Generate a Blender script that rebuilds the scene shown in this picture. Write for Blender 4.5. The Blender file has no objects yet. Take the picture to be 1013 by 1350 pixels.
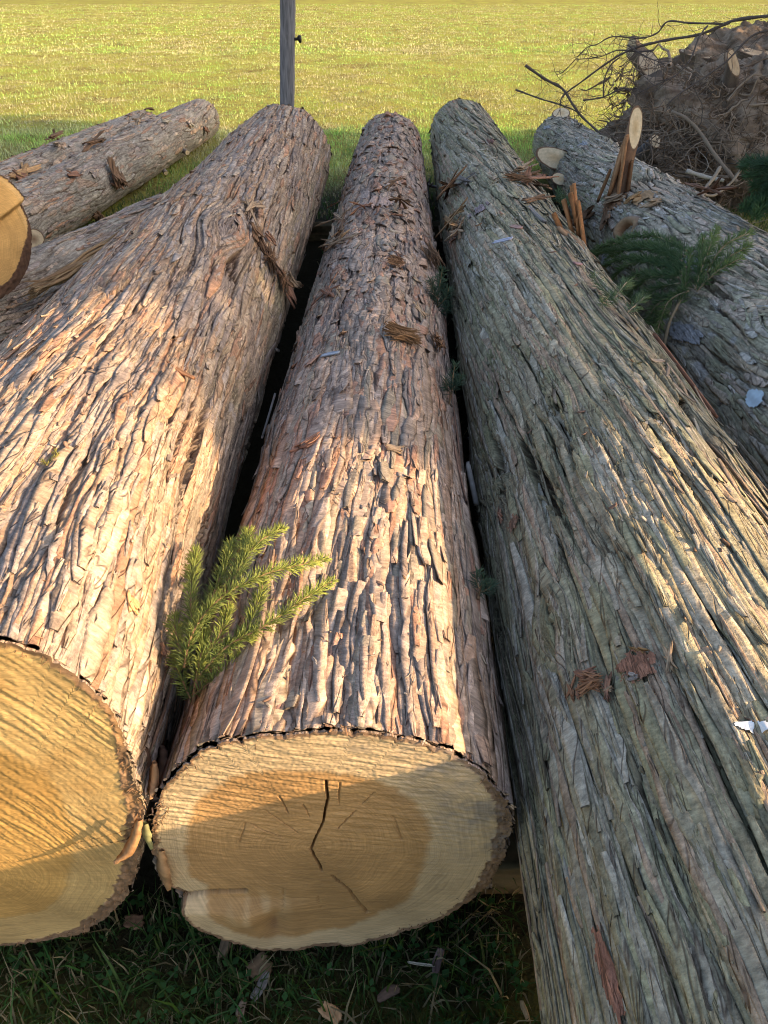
import bpy, math, numpy as np
from mathutils import Vector
RS = np.random.RandomState
scene = bpy.context.scene
COL = scene.collection

# ------------------------------------------------------------------ camera model
F, CX, CY, PITCH, CAMH = 1014.0, 506.5, 675.0, math.radians(35.5), 1.65
CAM = np.array([0, 0, CAMH])
FWD = np.array([0, math.cos(PITCH), -math.sin(PITCH)]); UPV = np.array([0, math.sin(PITCH), math.cos(PITCH)])

def ray(x, y):
    return FWD + np.array([1.0, 0, 0]) * (x - CX) / F - UPV * (y - CY) / F

def at(x, y, z=None, Y=None):
    d = ray(x, y)
    t = (z - CAMH) / d[2] if z is not None else Y / d[1]
    return CAM + t * d

# ------------------------------------------------------------------ noise (numpy)
def _hash(ix, iy, seed):
    h = (ix.astype(np.int64) * 374761393 + iy.astype(np.int64) * 668265263 + seed * 1442695041) & 0xFFFFFFFF
    h = ((h ^ (h >> 13)) * 1274126177) & 0xFFFFFFFF
    h = ((h ^ (h >> 16)) * 2246822519) & 0xFFFFFFFF
    return (h ^ (h >> 15)) & 0xFFFFFFFF

def rnd(ix, iy, seed):
    return (_hash(ix, iy, seed) / 4294967295.0).astype(np.float32)

def perlin(x, y, per=0, seed=0):
    x = np.asarray(x, np.float32); y = np.asarray(y, np.float32)
    x0 = np.floor(x).astype(np.int64); y0 = np.floor(y).astype(np.int64)
    fx = x - x0; fy = y - y0
    sx = fx * fx * fx * (fx * (fx * 6 - 15) + 10); sy = fy * fy * fy * (fy * (fy * 6 - 15) + 10)
    def g(ix, iy, dx, dy):
        if per: ix = np.mod(ix, per)
        a = rnd(ix, iy, seed) * 6.2831853
        return np.cos(a) * dx + np.sin(a) * dy
    n0 = g(x0, y0, fx, fy); n1 = g(x0 + 1, y0, fx - 1, fy)
    n2 = g(x0, y0 + 1, fx, fy - 1); n3 = g(x0 + 1, y0 + 1, fx - 1, fy - 1)
    a = n0 + (n1 - n0) * sx; b = n2 + (n3 - n2) * sx
    return (a + (b - a) * sy) * 1.4

def voro(x, y, per=0, seed=0, jit=0.95, jx=.62):
    x = np.asarray(x, np.float32); y = np.asarray(y, np.float32)
    x0 = np.floor(x).astype(np.int64); y0 = np.floor(y).astype(np.int64)
    f1 = np.full(x.shape, 9., np.float32); f2 = f1.copy(); rid = np.zeros_like(f1); ddx = np.zeros_like(f1); ddy = np.zeros_like(f1)
    for j in (-1, 0, 1):
        for i in (-1, 0, 1):
            cx = x0 + i; cy = y0 + j; hx = np.mod(cx, per) if per else cx
            px = cx + .5 + jx * (rnd(hx, cy, seed) - .5); py = cy + .5 + jit * (rnd(hx, cy, seed + 7) - .5)
            dx = (x - px).astype(np.float32); dy = (y - py).astype(np.float32)
            d = np.sqrt(dx * dx + dy * dy)
            near = d < f1
            f2 = np.where(near, f1, np.minimum(f2, d))
            rid = np.where(near, rnd(hx, cy, seed + 13), rid)
            ddx = np.where(near, dx, ddx); ddy = np.where(near, dy, ddy)
            f1 = np.where(near, d, f1)
    return f1, f2, rid, ddx, ddy

def sstep(a, b, x):
    t = np.clip((x - a) / (b - a), 0, 1)
    return t * t * (3 - 2 * t)

def mixc(a, b, t):
    t = np.asarray(t)[..., None]
    return a * (1 - t) + np.asarray(b, np.float32) * t

# ------------------------------------------------------------------ mesh helpers
def mesh_np(name, V, faces, colors=None, uv=None, mat=None, parent=None, smooth=True):
    """faces: list of (n,k) int arrays. colors: per vertex rgb. uv: per vertex (2,)."""
    me = bpy.data.meshes.new(name)
    V = np.ascontiguousarray(V, np.float32)
    me.vertices.add(len(V)); me.vertices.foreach_set("co", V.ravel())
    faces = [np.asarray(f, np.int32) for f in faces if len(f)]
    loops = np.concatenate([f.ravel() for f in faces]); cnt = np.concatenate([np.full(len(f), f.shape[1], np.int32) for f in faces])
    me.loops.add(len(loops)); me.loops.foreach_set("vertex_index", loops)
    st = np.zeros(len(cnt), np.int32); st[1:] = np.cumsum(cnt)[:-1]
    me.polygons.add(len(cnt)); me.polygons.foreach_set("loop_start", st); me.polygons.foreach_set("loop_total", cnt)
    if smooth: me.polygons.foreach_set("use_smooth", np.ones(len(cnt), bool))
    if colors is not None:
        at_ = me.attributes.new("col", "FLOAT_COLOR", "POINT")
        c = np.ones((len(V), 4), np.float32); c[:, :3] = np.clip(colors, 0, 1)
        at_.data.foreach_set("color", c.ravel())
    if uv is not None:
        a2 = me.attributes.new("buv", "FLOAT_VECTOR", "POINT")
        c = np.zeros((len(V), 3), np.float32); c[:, :uv.shape[1]] = uv
        a2.data.foreach_set("vector", c.ravel())
    me.update(calc_edges=True); me.validate()
    if mat: me.materials.append(mat)
    o = bpy.data.objects.new(name, me); COL.objects.link(o)
    if parent is not None: o.parent = parent
    return o

class MB:
    def __init__(s): s.V = []; s.C = []; s.Q = []; s.T = []; s.n = 0
    def add(s, V, quads=None, tris=None, col=(.3, .3, .3)):
        V = np.asarray(V, np.float32).reshape(-1, 3)
        c = np.asarray(col, np.float32)
        if c.ndim == 1: c = np.tile(c, (len(V), 1))
        if quads is not None and len(quads): s.Q.append(np.asarray(quads, np.int32) + s.n)
        if tris is not None and len(tris): s.T.append(np.asarray(tris, np.int32) + s.n)
        s.V.append(V); s.C.append(c); s.n += len(V)
    def tube(s, P, R, k=8, col=(.3, .3, .3), cap=True, rough=0.0, seed=0):
        P = np.asarray(P, float); n = len(P); R = np.broadcast_to(np.asarray(R, float), (n,))
        T = np.gradient(P, axis=0); T /= np.linalg.norm(T, axis=1)[:, None] + 1e-9
        u = np.cross(T[0], [0, 0, 1.0]);
        if np.linalg.norm(u) < 1e-3: u = np.cross(T[0], [1.0, 0, 0])
        u /= np.linalg.norm(u); V = []
        rs = RS(seed)
        for i in range(n):
            u = u - T[i] * (u @ T[i]); u /= np.linalg.norm(u) + 1e-9; w = np.cross(T[i], u)
            a = np.arange(k) * 2 * math.pi / k
            r = R[i] * (1 + rough * (rs.rand(k) - .5) * 2)
            V.append(P[i] + (np.cos(a) * r)[:, None] * u + (np.sin(a) * r)[:, None] * w)
        q = grid_faces(n, k, True)
        V = np.concatenate(V)
        tri = []
        if cap:
            V = np.concatenate([V, P[:1], P[-1:]]); b = n * k
            for j in range(k):
                tri.append((b, (j + 1) % k, j)); tri.append((b + 1, (n - 1) * k + j, (n - 1) * k + (j + 1) % k))
        c = np.asarray(col, np.float32)
        if c.ndim == 2: c = np.concatenate([np.repeat(c, k, 0), c[:1], c[-1:]]) if cap else np.repeat(c, k, 0)
        s.add(V, q, tri, c)
    def build(s, name, mat, parent=None, smooth=True):
        return mesh_np(name, np.concatenate(s.V), [np.concatenate(s.Q) if s.Q else [], np.concatenate(s.T) if s.T else []], np.concatenate(s.C), None, mat, parent, smooth)

def grid_faces(n, m, wrap=False):
    """n rows of m columns"""
    i = np.arange(n - 1)[:, None]; mm = m if wrap else m - 1
    j = np.arange(mm)[None, :]; j2 = (j + 1) % m
    return np.stack([i * m + j + 0 * i, i * m + j2, (i + 1) * m + j2, (i + 1) * m + j], -1).reshape(-1, 4)

def tag(o, label=None, cat=None, group=None, kind=None):
    if label: o["label"] = label
    if cat: o["category"] = cat
    if group: o["group"] = group
    if kind: o["kind"] = kind
    return o

def empty(name, loc):
    o = bpy.data.objects.new(name, None); COL.objects.link(o); o.location = loc; o.empty_display_size = .05
    bpy.context.view_layer.update()
    return o

def adopt(child, par):
    child.parent = par
    child.matrix_parent_inverse = par.matrix_basis.inverted()
    return child

# ------------------------------------------------------------------ materials
def newmat(name):
    m = bpy.data.materials.new(name); m.use_nodes = True
    nt = m.node_tree; b = nt.nodes["Principled BSDF"]
    return m, nt, b

def N(nt, typ, **kw):
    n = nt.nodes.new(typ)
    for k, v in kw.items(): setattr(n, k, v)
    return n

def vmat(name, scale=(60, 60, 60), amt=.5, bump=.3, bdist=.002, rough=.9, spec=.15, coord="obj", detail=5, trans=None, lo=.6, hi=1.35):
    """vertex colour x stretched noise, with bump"""
    m, nt, b = newmat(name); L = nt.links.new
    a = N(nt, "ShaderNodeAttribute", attribute_name="col")
    if coord == "buv":
        tc = N(nt, "ShaderNodeAttribute", attribute_name="buv"); src = tc.outputs["Vector"]
    else:
        tc = N(nt, "ShaderNodeTexCoord"); src = tc.outputs["Object"]
    mp = N(nt, "ShaderNodeMapping"); mp.inputs["Scale"].default_value = scale; L(src, mp.inputs["Vector"])
    nz = N(nt, "ShaderNodeTexNoise"); nz.inputs["Scale"].default_value = 1; nz.inputs["Detail"].default_value = detail; nz.inputs["Roughness"].default_value = .65
    L(mp.outputs[0], nz.inputs["Vector"])
    mr = N(nt, "ShaderNodeMapRange"); mr.inputs["From Min"].default_value = .3; mr.inputs["From Max"].default_value = .7
    mr.inputs["To Min"].default_value = 1 + (lo - 1) * amt * 2 * .5; mr.inputs["To Max"].default_value = 1 + (hi - 1) * amt
    L(nz.outputs["Fac"], mr.inputs["Value"])
    mx = N(nt, "ShaderNodeVectorMath", operation="SCALE"); L(a.outputs["Color"], mx.inputs[0]); L(mr.outputs[0], mx.inputs["Scale"])
    L(mx.outputs[0], b.inputs["Base Color"])
    b.inputs["Roughness"].default_value = rough; b.inputs["Specular IOR Level"].default_value = spec
    if bump > 0:
        bp = N(nt, "ShaderNodeBump"); bp.inputs["Strength"].default_value = bump; bp.inputs["Distance"].default_value = bdist
        L(nz.outputs["Fac"], bp.inputs["Height"]); L(bp.outputs[0], b.inputs["Normal"])
    if trans:
        t = N(nt, "ShaderNodeBsdfTranslucent"); L(mx.outputs[0], t.inputs["Color"])
        ms = N(nt, "ShaderNodeMixShader"); ms.inputs[0].default_value = trans
        out = nt.nodes["Material Output"]; L(b.outputs[0], ms.inputs[1]); L(t.outputs[0], ms.inputs[2]); L(ms.outputs[0], out.inputs["Surface"])
    return m

def bark_mat():
    m, nt, b = newmat("bark"); L = nt.links.new
    a = N(nt, "ShaderNodeAttribute", attribute_name="col"); t = N(nt, "ShaderNodeAttribute", attribute_name="buv")
    outs = []
    for sc, det in (((130, 16, 1), 7), ((330, 130, 1), 4), ((55, 38, 1), 7)):
        mp = N(nt, "ShaderNodeMapping"); mp.inputs["Scale"].default_value = sc; L(t.outputs["Vector"], mp.inputs["Vector"])
        nz = N(nt, "ShaderNodeTexNoise"); nz.inputs["Scale"].default_value = 1; nz.inputs["Detail"].default_value = det; nz.inputs["Roughness"].default_value = .7
        L(mp.outputs[0], nz.inputs["Vector"]); outs.append(nz.outputs["Fac"])
    f = None
    for o, lo, hi in zip(outs, (.55, .66, .68), (1.5, 1.4, 1.35)):
        q = N(nt, "ShaderNodeMapRange"); q.inputs["From Min"].default_value = .3; q.inputs["From Max"].default_value = .7; q.inputs["To Min"].default_value = lo; q.inputs["To Max"].default_value = hi
        L(o, q.inputs["Value"])
        if f is None: f = q.outputs[0]
        else:
            mu = N(nt, "ShaderNodeMath", operation="MULTIPLY"); L(f, mu.inputs[0]); L(q.outputs[0], mu.inputs[1]); f = mu.outputs[0]
    mp = N(nt, "ShaderNodeMapping"); mp.inputs["Scale"].default_value = (62, 2.6, 1); L(t.outputs["Vector"], mp.inputs["Vector"])
    nz = N(nt, "ShaderNodeTexNoise"); nz.inputs["Scale"].default_value = 1; nz.inputs["Detail"].default_value = 3; nz.inputs["Roughness"].default_value = .5
    L(mp.outputs[0], nz.inputs["Vector"])
    ab = N(nt, "ShaderNodeMath", operation="SUBTRACT"); L(nz.outputs["Fac"], ab.inputs[0]); ab.inputs[1].default_value = .5
    a2 = N(nt, "ShaderNodeMath", operation="ABSOLUTE"); L(ab.outputs[0], a2.inputs[0])
    cq = N(nt, "ShaderNodeMapRange"); cq.inputs["From Min"].default_value = .0; cq.inputs["From Max"].default_value = .014; cq.inputs["To Min"].default_value = .3; L(a2.outputs[0], cq.inputs["Value"])   # 0 in a fissure
    mx0 = N(nt, "ShaderNodeVectorMath", operation="SCALE"); L(a.outputs["Color"], mx0.inputs[0]); L(f, mx0.inputs["Scale"])
    mxc = N(nt, "ShaderNodeMix", data_type="RGBA"); L(cq.outputs[0], mxc.inputs[0]); mxc.inputs[6].default_value = (.085, .052, .036, 1); L(mx0.outputs[0], mxc.inputs[7])
    L(mxc.outputs[2], b.inputs["Base Color"]); b.inputs["Roughness"].default_value = .9; b.inputs["Specular IOR Level"].default_value = .15
    ad = N(nt, "ShaderNodeMath", operation="ADD"); L(outs[0], ad.inputs[0]); L(outs[1], ad.inputs[1])
    a3 = N(nt, "ShaderNodeMath", operation="ADD"); L(ad.outputs[0], a3.inputs[0]); L(outs[2], a3.inputs[1])
    a4 = N(nt, "ShaderNodeMath", operation="ADD"); L(a3.outputs[0], a4.inputs[0]); L(cq.outputs[0], a4.inputs[1])
    bp = N(nt, "ShaderNodeBump"); bp.inputs["Strength"].default_value = .9; bp.inputs["Distance"].default_value = .004
    L(a4.outputs[0], bp.inputs["Height"]); L(bp.outputs[0], b.inputs["Normal"])
    return m
M_BARK = bark_mat()
M_WOOD_EDGE = vmat("torn_wood", (40, 40, 40), .5, .5, .004, .85, .2)
M_FIBRE = vmat("bark_fibre", (90, 90, 90), .5, .3, .002, .9, .15)
M_NEEDLE = vmat("needle", (60, 60, 60), .3, 0, .001, .55, .3, trans=.25)
M_TWIG = vmat("twig_bark", (120, 120, 120), .5, .3, .001, .85, .2)
M_GRASS = vmat("grass_blade", (15, 15, 15), .35, 0, .001, .6, .25, trans=.35)
M_SOIL = vmat("root_soil", (22, 22, 22), .7, 1.0, .03, .95, .05, detail=8)
M_LEAF = vmat("tree_leaf", (8, 8, 8), .4, 0, .001, .6, .25, trans=.2)

def face_mat():
    m, nt, b = newmat("sawn_wood"); L = nt.links.new
    a = N(nt, "ShaderNodeAttribute", attribute_name="col"); r = N(nt, "ShaderNodeAttribute", attribute_name="buv")
    mp = N(nt, "ShaderNodeMapping"); mp.inputs["Scale"].default_value = (330, 1.2, 0); L(r.outputs["Vector"], mp.inputs["Vector"])
    nz = N(nt, "ShaderNodeTexNoise"); nz.inputs["Scale"].default_value = 1; nz.inputs["Detail"].default_value = 2
    L(mp.outputs[0], nz.inputs["Vector"])
    tc = N(nt, "ShaderNodeTexCoord")
    mp2 = N(nt, "ShaderNodeMapping"); mp2.inputs["Scale"].default_value = (9, 9, 9); L(tc.outputs["Object"], mp2.inputs["Vector"])
    n2 = N(nt, "ShaderNodeTexNoise"); n2.inputs["Scale"].default_value = 1; n2.inputs["Detail"].default_value = 6; L(mp2.outputs[0], n2.inputs["Vector"])
    mp3 = N(nt, "ShaderNodeMapping"); mp3.inputs["Scale"].default_value = (25, 25, 420); L(tc.outputs["Object"], mp3.inputs["Vector"])
    n3 = N(nt, "ShaderNodeTexNoise"); n3.inputs["Scale"].default_value = 1; n3.inputs["Detail"].default_value = 4; L(mp3.outputs[0], n3.inputs["Vector"])
    def mr(src, lo, hi):
        q = N(nt, "ShaderNodeMapRange"); q.inputs["From Min"].default_value = .32; q.inputs["From Max"].default_value = .68
        q.inputs["To Min"].default_value = lo; q.inputs["To Max"].default_value = hi; L(src, q.inputs["Value"]); return q.outputs[0]
    m1 = N(nt, "ShaderNodeMath", operation="MULTIPLY"); L(mr(nz.outputs["Fac"], .84, 1.09), m1.inputs[0]); L(mr(n2.outputs["Fac"], .78, 1.15), m1.inputs[1])
    m2 = N(nt, "ShaderNodeMath", operation="MULTIPLY"); L(m1.outputs[0], m2.inputs[0]); L(mr(n3.outputs["Fac"], .88, 1.1), m2.inputs[1])
    mx = N(nt, "ShaderNodeVectorMath", operation="SCALE"); L(a.outputs["Color"], mx.inputs[0]); L(m2.outputs[0], mx.inputs["Scale"])
    L(mx.outputs[0], b.inputs["Base Color"]); b.inputs["Roughness"].default_value = .75; b.inputs["Specular IOR Level"].default_value = .25
    bp = N(nt, "ShaderNodeBump"); bp.inputs["Strength"].default_value = .35; bp.inputs["Distance"].default_value = .0012
    ad = N(nt, "ShaderNodeMath", operation="ADD"); L(n3.outputs["Fac"], ad.inputs[0]); L(nz.outputs["Fac"], ad.inputs[1])
    L(ad.outputs[0], bp.inputs["Height"]); L(bp.outputs[0], b.inputs["Normal"])
    return m
M_FACE = face_mat()

def plain(name, col, rough=.6, metal=0, scale=30, amt=.3, bump=.2, stretch=(1, 1, 1)):
    m, nt, b = newmat(name); L = nt.links.new
    tc = N(nt, "ShaderNodeTexCoord"); mp = N(nt, "ShaderNodeMapping"); mp.inputs["Scale"].default_value = [scale * q for q in stretch]
    L(tc.outputs["Object"], mp.inputs["Vector"])
    nz = N(nt, "ShaderNodeTexNoise"); nz.inputs["Scale"].default_value = 1; nz.inputs["Detail"].default_value = 6; L(mp.outputs[0], nz.inputs["Vector"])
    cr = N(nt, "ShaderNodeValToRGB"); e = cr.color_ramp.elements
    e[0].position = .3; e[1].position = .7
    e[0].color = [c * (1 - amt) for c in col] + [1]; e[1].color = [min(1, c * (1 + amt)) for c in col] + [1]
    L(nz.outputs["Fac"], cr.inputs[0]); L(cr.outputs[0], b.inputs["Base Color"])
    b.inputs["Roughness"].default_value = rough; b.inputs["Metallic"].default_value = metal
    bp = N(nt, "ShaderNodeBump"); bp.inputs["Strength"].default_value = bump; bp.inputs["Distance"].default_value = .003
    L(nz.outputs["Fac"], bp.inputs["Height"]); L(bp.outputs[0], b.inputs["Normal"])
    return m
M_POST = plain("weathered_post", (.17, .165, .175), .85, 0, 14, .45, .6, (6, 6, .5))
M_BOLT = plain("dark_iron", (.03, .028, .027), .5, .6)
M_PAINT_W = plain("white_paint", (.74, .75, .76), .5, 0, 40, .08, .2)
M_PAINT_B = plain("pale_blue_paint", (.50, .62, .70), .5, 0, 40, .12, .2)

# ------------------------------------------------------------------ logs
class Log: pass

PG = [(.35, .28, .235), (.41, .30, .215), (.33, .25, .195), (.42, .275, .18), (.39, .225, .145), (.31, .24, .20), (.43, .325, .24)]
PL2 = [(.355, .27, .22), (.41, .295, .22), (.34, .255, .20), (.42, .28, .20), (.39, .22, .15), (.32, .255, .19), (.42, .315, .245)]
PV = [(.32, .275, .19), (.345, .29, .205), (.29, .255, .165), (.37, .315, .235), (.30, .27, .165), (.36, .26, .18), (.375, .33, .255), (.28, .24, .155)]
BARKS = {
 # plate width, plate length, groove depth, second layer, flake strength, twist, warp, groove width; r*: peeling strips
 "log1": dict(cu=.044, cs=.75, dep=.021, cu2=.015, cs2=.20, dep2=.0036, flake=.2, twist=.05, wp=.5, gw=.15, rn=1700, rf=(9, 12), rl=(.14, .55), rw=(.010, .032), rh=.0015, pal=PG),
 "log2": dict(cu=.072, cs=.75, dep=.020, cu2=.026, cs2=.18, dep2=.0030, flake=.5, twist=-.01, wp=.5, gw=.10, rn=1900, rf=(1.7, 2.9), rl=(.24, .70), rw=(.016, .055), rh=.0012, pal=PL2),
 "log3": dict(cu=.078, cs=1.5, dep=.030, cu2=.022, cs2=.55, dep2=.0040, flake=.12, twist=.07, wp=.45, gw=.13, rn=2600, rf=(9, 12), rl=(.18, .80), rw=(.008, .028), rh=.0022, pal=PV, rth=-.3),
 "log4": dict(cu=.055, cs=.60, dep=.014, cu2=.024, cs2=.20, dep2=.004, flake=.4, twist=.06, wp=1.2, gw=.14, rn=1800, rf=(9, 12), rl=(.06, .30), rw=(.008, .028), rh=.003, pal=[(.42, .335, .25), (.46, .37, .27), (.36, .31, .25), (.42, .33, .26), (.34, .31, .21), (.47, .42, .36)]),
 "far": dict(cu=.050, cs=.40, dep=.008, cu2=.024, cs2=.14, dep2=.0035, flake=.6, twist=.02, wp=1.2, gw=.13, rn=700, rf=(9, 12), rl=(.05, .22), rw=(.012, .035), rh=.004, pal=PG),
}

def outline_fn(pts, c, R):
    """pixel outline on the cut plane -> periodic radius factor over theta"""
    th = []; rr = []
    for (x, z) in pts:
        th.append(math.atan2(x - c[0], z - c[1])); rr.append(math.hypot(x - c[0], z - c[1]) / R)
    o = np.argsort(th); th = np.array(th)[o]; rr = np.array(rr)[o]
    T = np.concatenate([th - 2 * math.pi, th, th + 2 * math.pi]); Q = np.tile(rr, 3)
    return lambda t: np.interp(t, T, Q)

def bark_ribbons(TH, YS, th, ys, RR, W1, Rm, CXs, CZs, P, seed, G):
    """peeling strips of bark that follow the grain; returns verts, quads, colours, uv"""
    rs = RS(seed + 999); n = int(P["rn"] * 1.8); y0, y1 = ys[0], ys[-1]; K = 12
    Gs = np.gradient(W1, ys, axis=0); Gt = np.gradient(W1, th, axis=1)
    y = y0 + (y1 - y0) * rs.rand(n) ** 1.9; t0 = np.clip(rs.randn(n) * .95 + P.get("rth", 0), -2.1, 2.1)
    far = sstep(P["rf"][0], P["rf"][1], y); big = 1 + .13 * (y - y0)
    L_ = (P["rl"][0] + (P["rl"][1] - P["rl"][0]) * rs.rand(n) ** 1.6) * (1 - far) + far * rs.uniform(.04, .15, n); L_ *= big
    w_ = (P["rw"][0] + (P["rw"][1] - P["rw"][0]) * rs.rand(n) ** 1.5) * (1 - .2 * far) + far * rs.uniform(.004, .012, n); w_ *= big
    tc = np.zeros((n, K)); sc = np.zeros((n, K)); rc = np.zeros((n, K)); t = t0.copy()
    for k in range(K):
        yy = y + (k / (K - 1) - .35) * L_; i = np.clip(np.searchsorted(ys, yy), 0, len(ys) - 1); j = np.clip(np.searchsorted(th, t), 0, len(th) - 1)
        tc[:, k] = t; sc[:, k] = np.clip(yy, y0 + .004, y1 - .004); rc[:, k] = RR[i, j]
        t = t - Gs[i, j] / np.maximum(Rm + Gt[i, j], .5 * Rm) * L_ / (K - 1)
    ii = np.clip(np.searchsorted(ys, sc), 0, len(ys) - 1); gm = np.zeros(n)
    for v in (-.42, 0, .42):
        gm = np.maximum(gm, G[ii, np.clip(np.searchsorted(th, tc + v * w_[:, None] / Rm), 0, len(th) - 1)].mean(1))
    keep = np.where((gm < .42) | ((far > .5) & (rs.rand(n) < .6)))[0][:P["rn"]]
    y, t0, far, big, L_, w_, tc, sc, rc = y[keep], t0[keep], far[keep], big[keep], L_[keep], w_[keep], tc[keep], sc[keep], rc[keep]; n = len(keep)
    for _ in range(2):
        q = rc.copy(); q[:, 1:-1] = .25 * rc[:, :-2] + .5 * rc[:, 1:-1] + .25 * rc[:, 2:]; rc = q
    u = np.linspace(0, 1, K)[None]; ends = np.clip(np.sin(np.pi * np.clip(u, .03, .97)) ** .45, .2, 1) * (1 + .35 * (rs.rand(n, K) - .5))
    lift = P["rh"] * (.1 + 1.0 * rs.rand(n) ** 2)[:, None] + .010 * (rs.rand(n) ** 3)[:, None] * (np.abs(2 * u - 1) ** 3) * (rs.rand(n) < .5)[:, None] * big[:, None]
    tilt = rs.randn(n)[:, None] * .10; thick = .0014 + .0022 * rs.rand(n)[:, None]
    prof = [(-.5, 1, 0), (-.2, 1, .0006), (.2, 1, .0006), (.5, 1, 0), (.45, 0, 0), (-.45, 0, 0)]
    Pts = []; col = []; pal = np.array(P["pal"]); pick = rs.randint(len(pal), size=n); cb = pal[pick] * (.82 + .36 * rs.rand(n))[:, None]
    f = (sc - y0) / (y1 - y0); cx = CXs[0, 0] + (CXs[-1, 0] - CXs[0, 0]) * f; cz = CZs[0, 0] + (CZs[-1, 0] - CZs[0, 0]) * f
    for (v, top, h) in prof:
        a = tc + v * w_[:, None] * ends / Rm; jag = .0016 * (rs.rand(n, K) - .5)
        r = rc + lift + tilt * v * w_[:, None] + h + jag - (0 if top else 1) * thick
        Pts.append(np.stack([cx + r * np.sin(a), sc, cz + r * np.cos(a)], -1)); col.append((cb[:, None, :] * (1 if top else .8)) * (.85 + .3 * rs.rand(n, K))[..., None])
    V = np.stack(Pts, 2); C_ = np.stack(col, 2); M = len(prof)                       # n,K,M
    q = grid_faces(K, M, True); Q = (np.arange(n)[:, None, None] * (K * M) + q[None]).reshape(-1, 4)
    e0 = np.stack([np.arange(n) * K * M + x for x in (0, 1, 2, 3)], -1); 
    uv = np.stack([np.repeat((tc * Rm)[..., None], M, 2) + np.arange(M) * .002 + rs.rand(n)[:, None, None] * 5, np.repeat(sc[..., None], M, 2)], -1)
    return V.reshape(-1, 3), Q, C_.reshape(-1, 3), uv.reshape(-1, 2)

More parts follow.
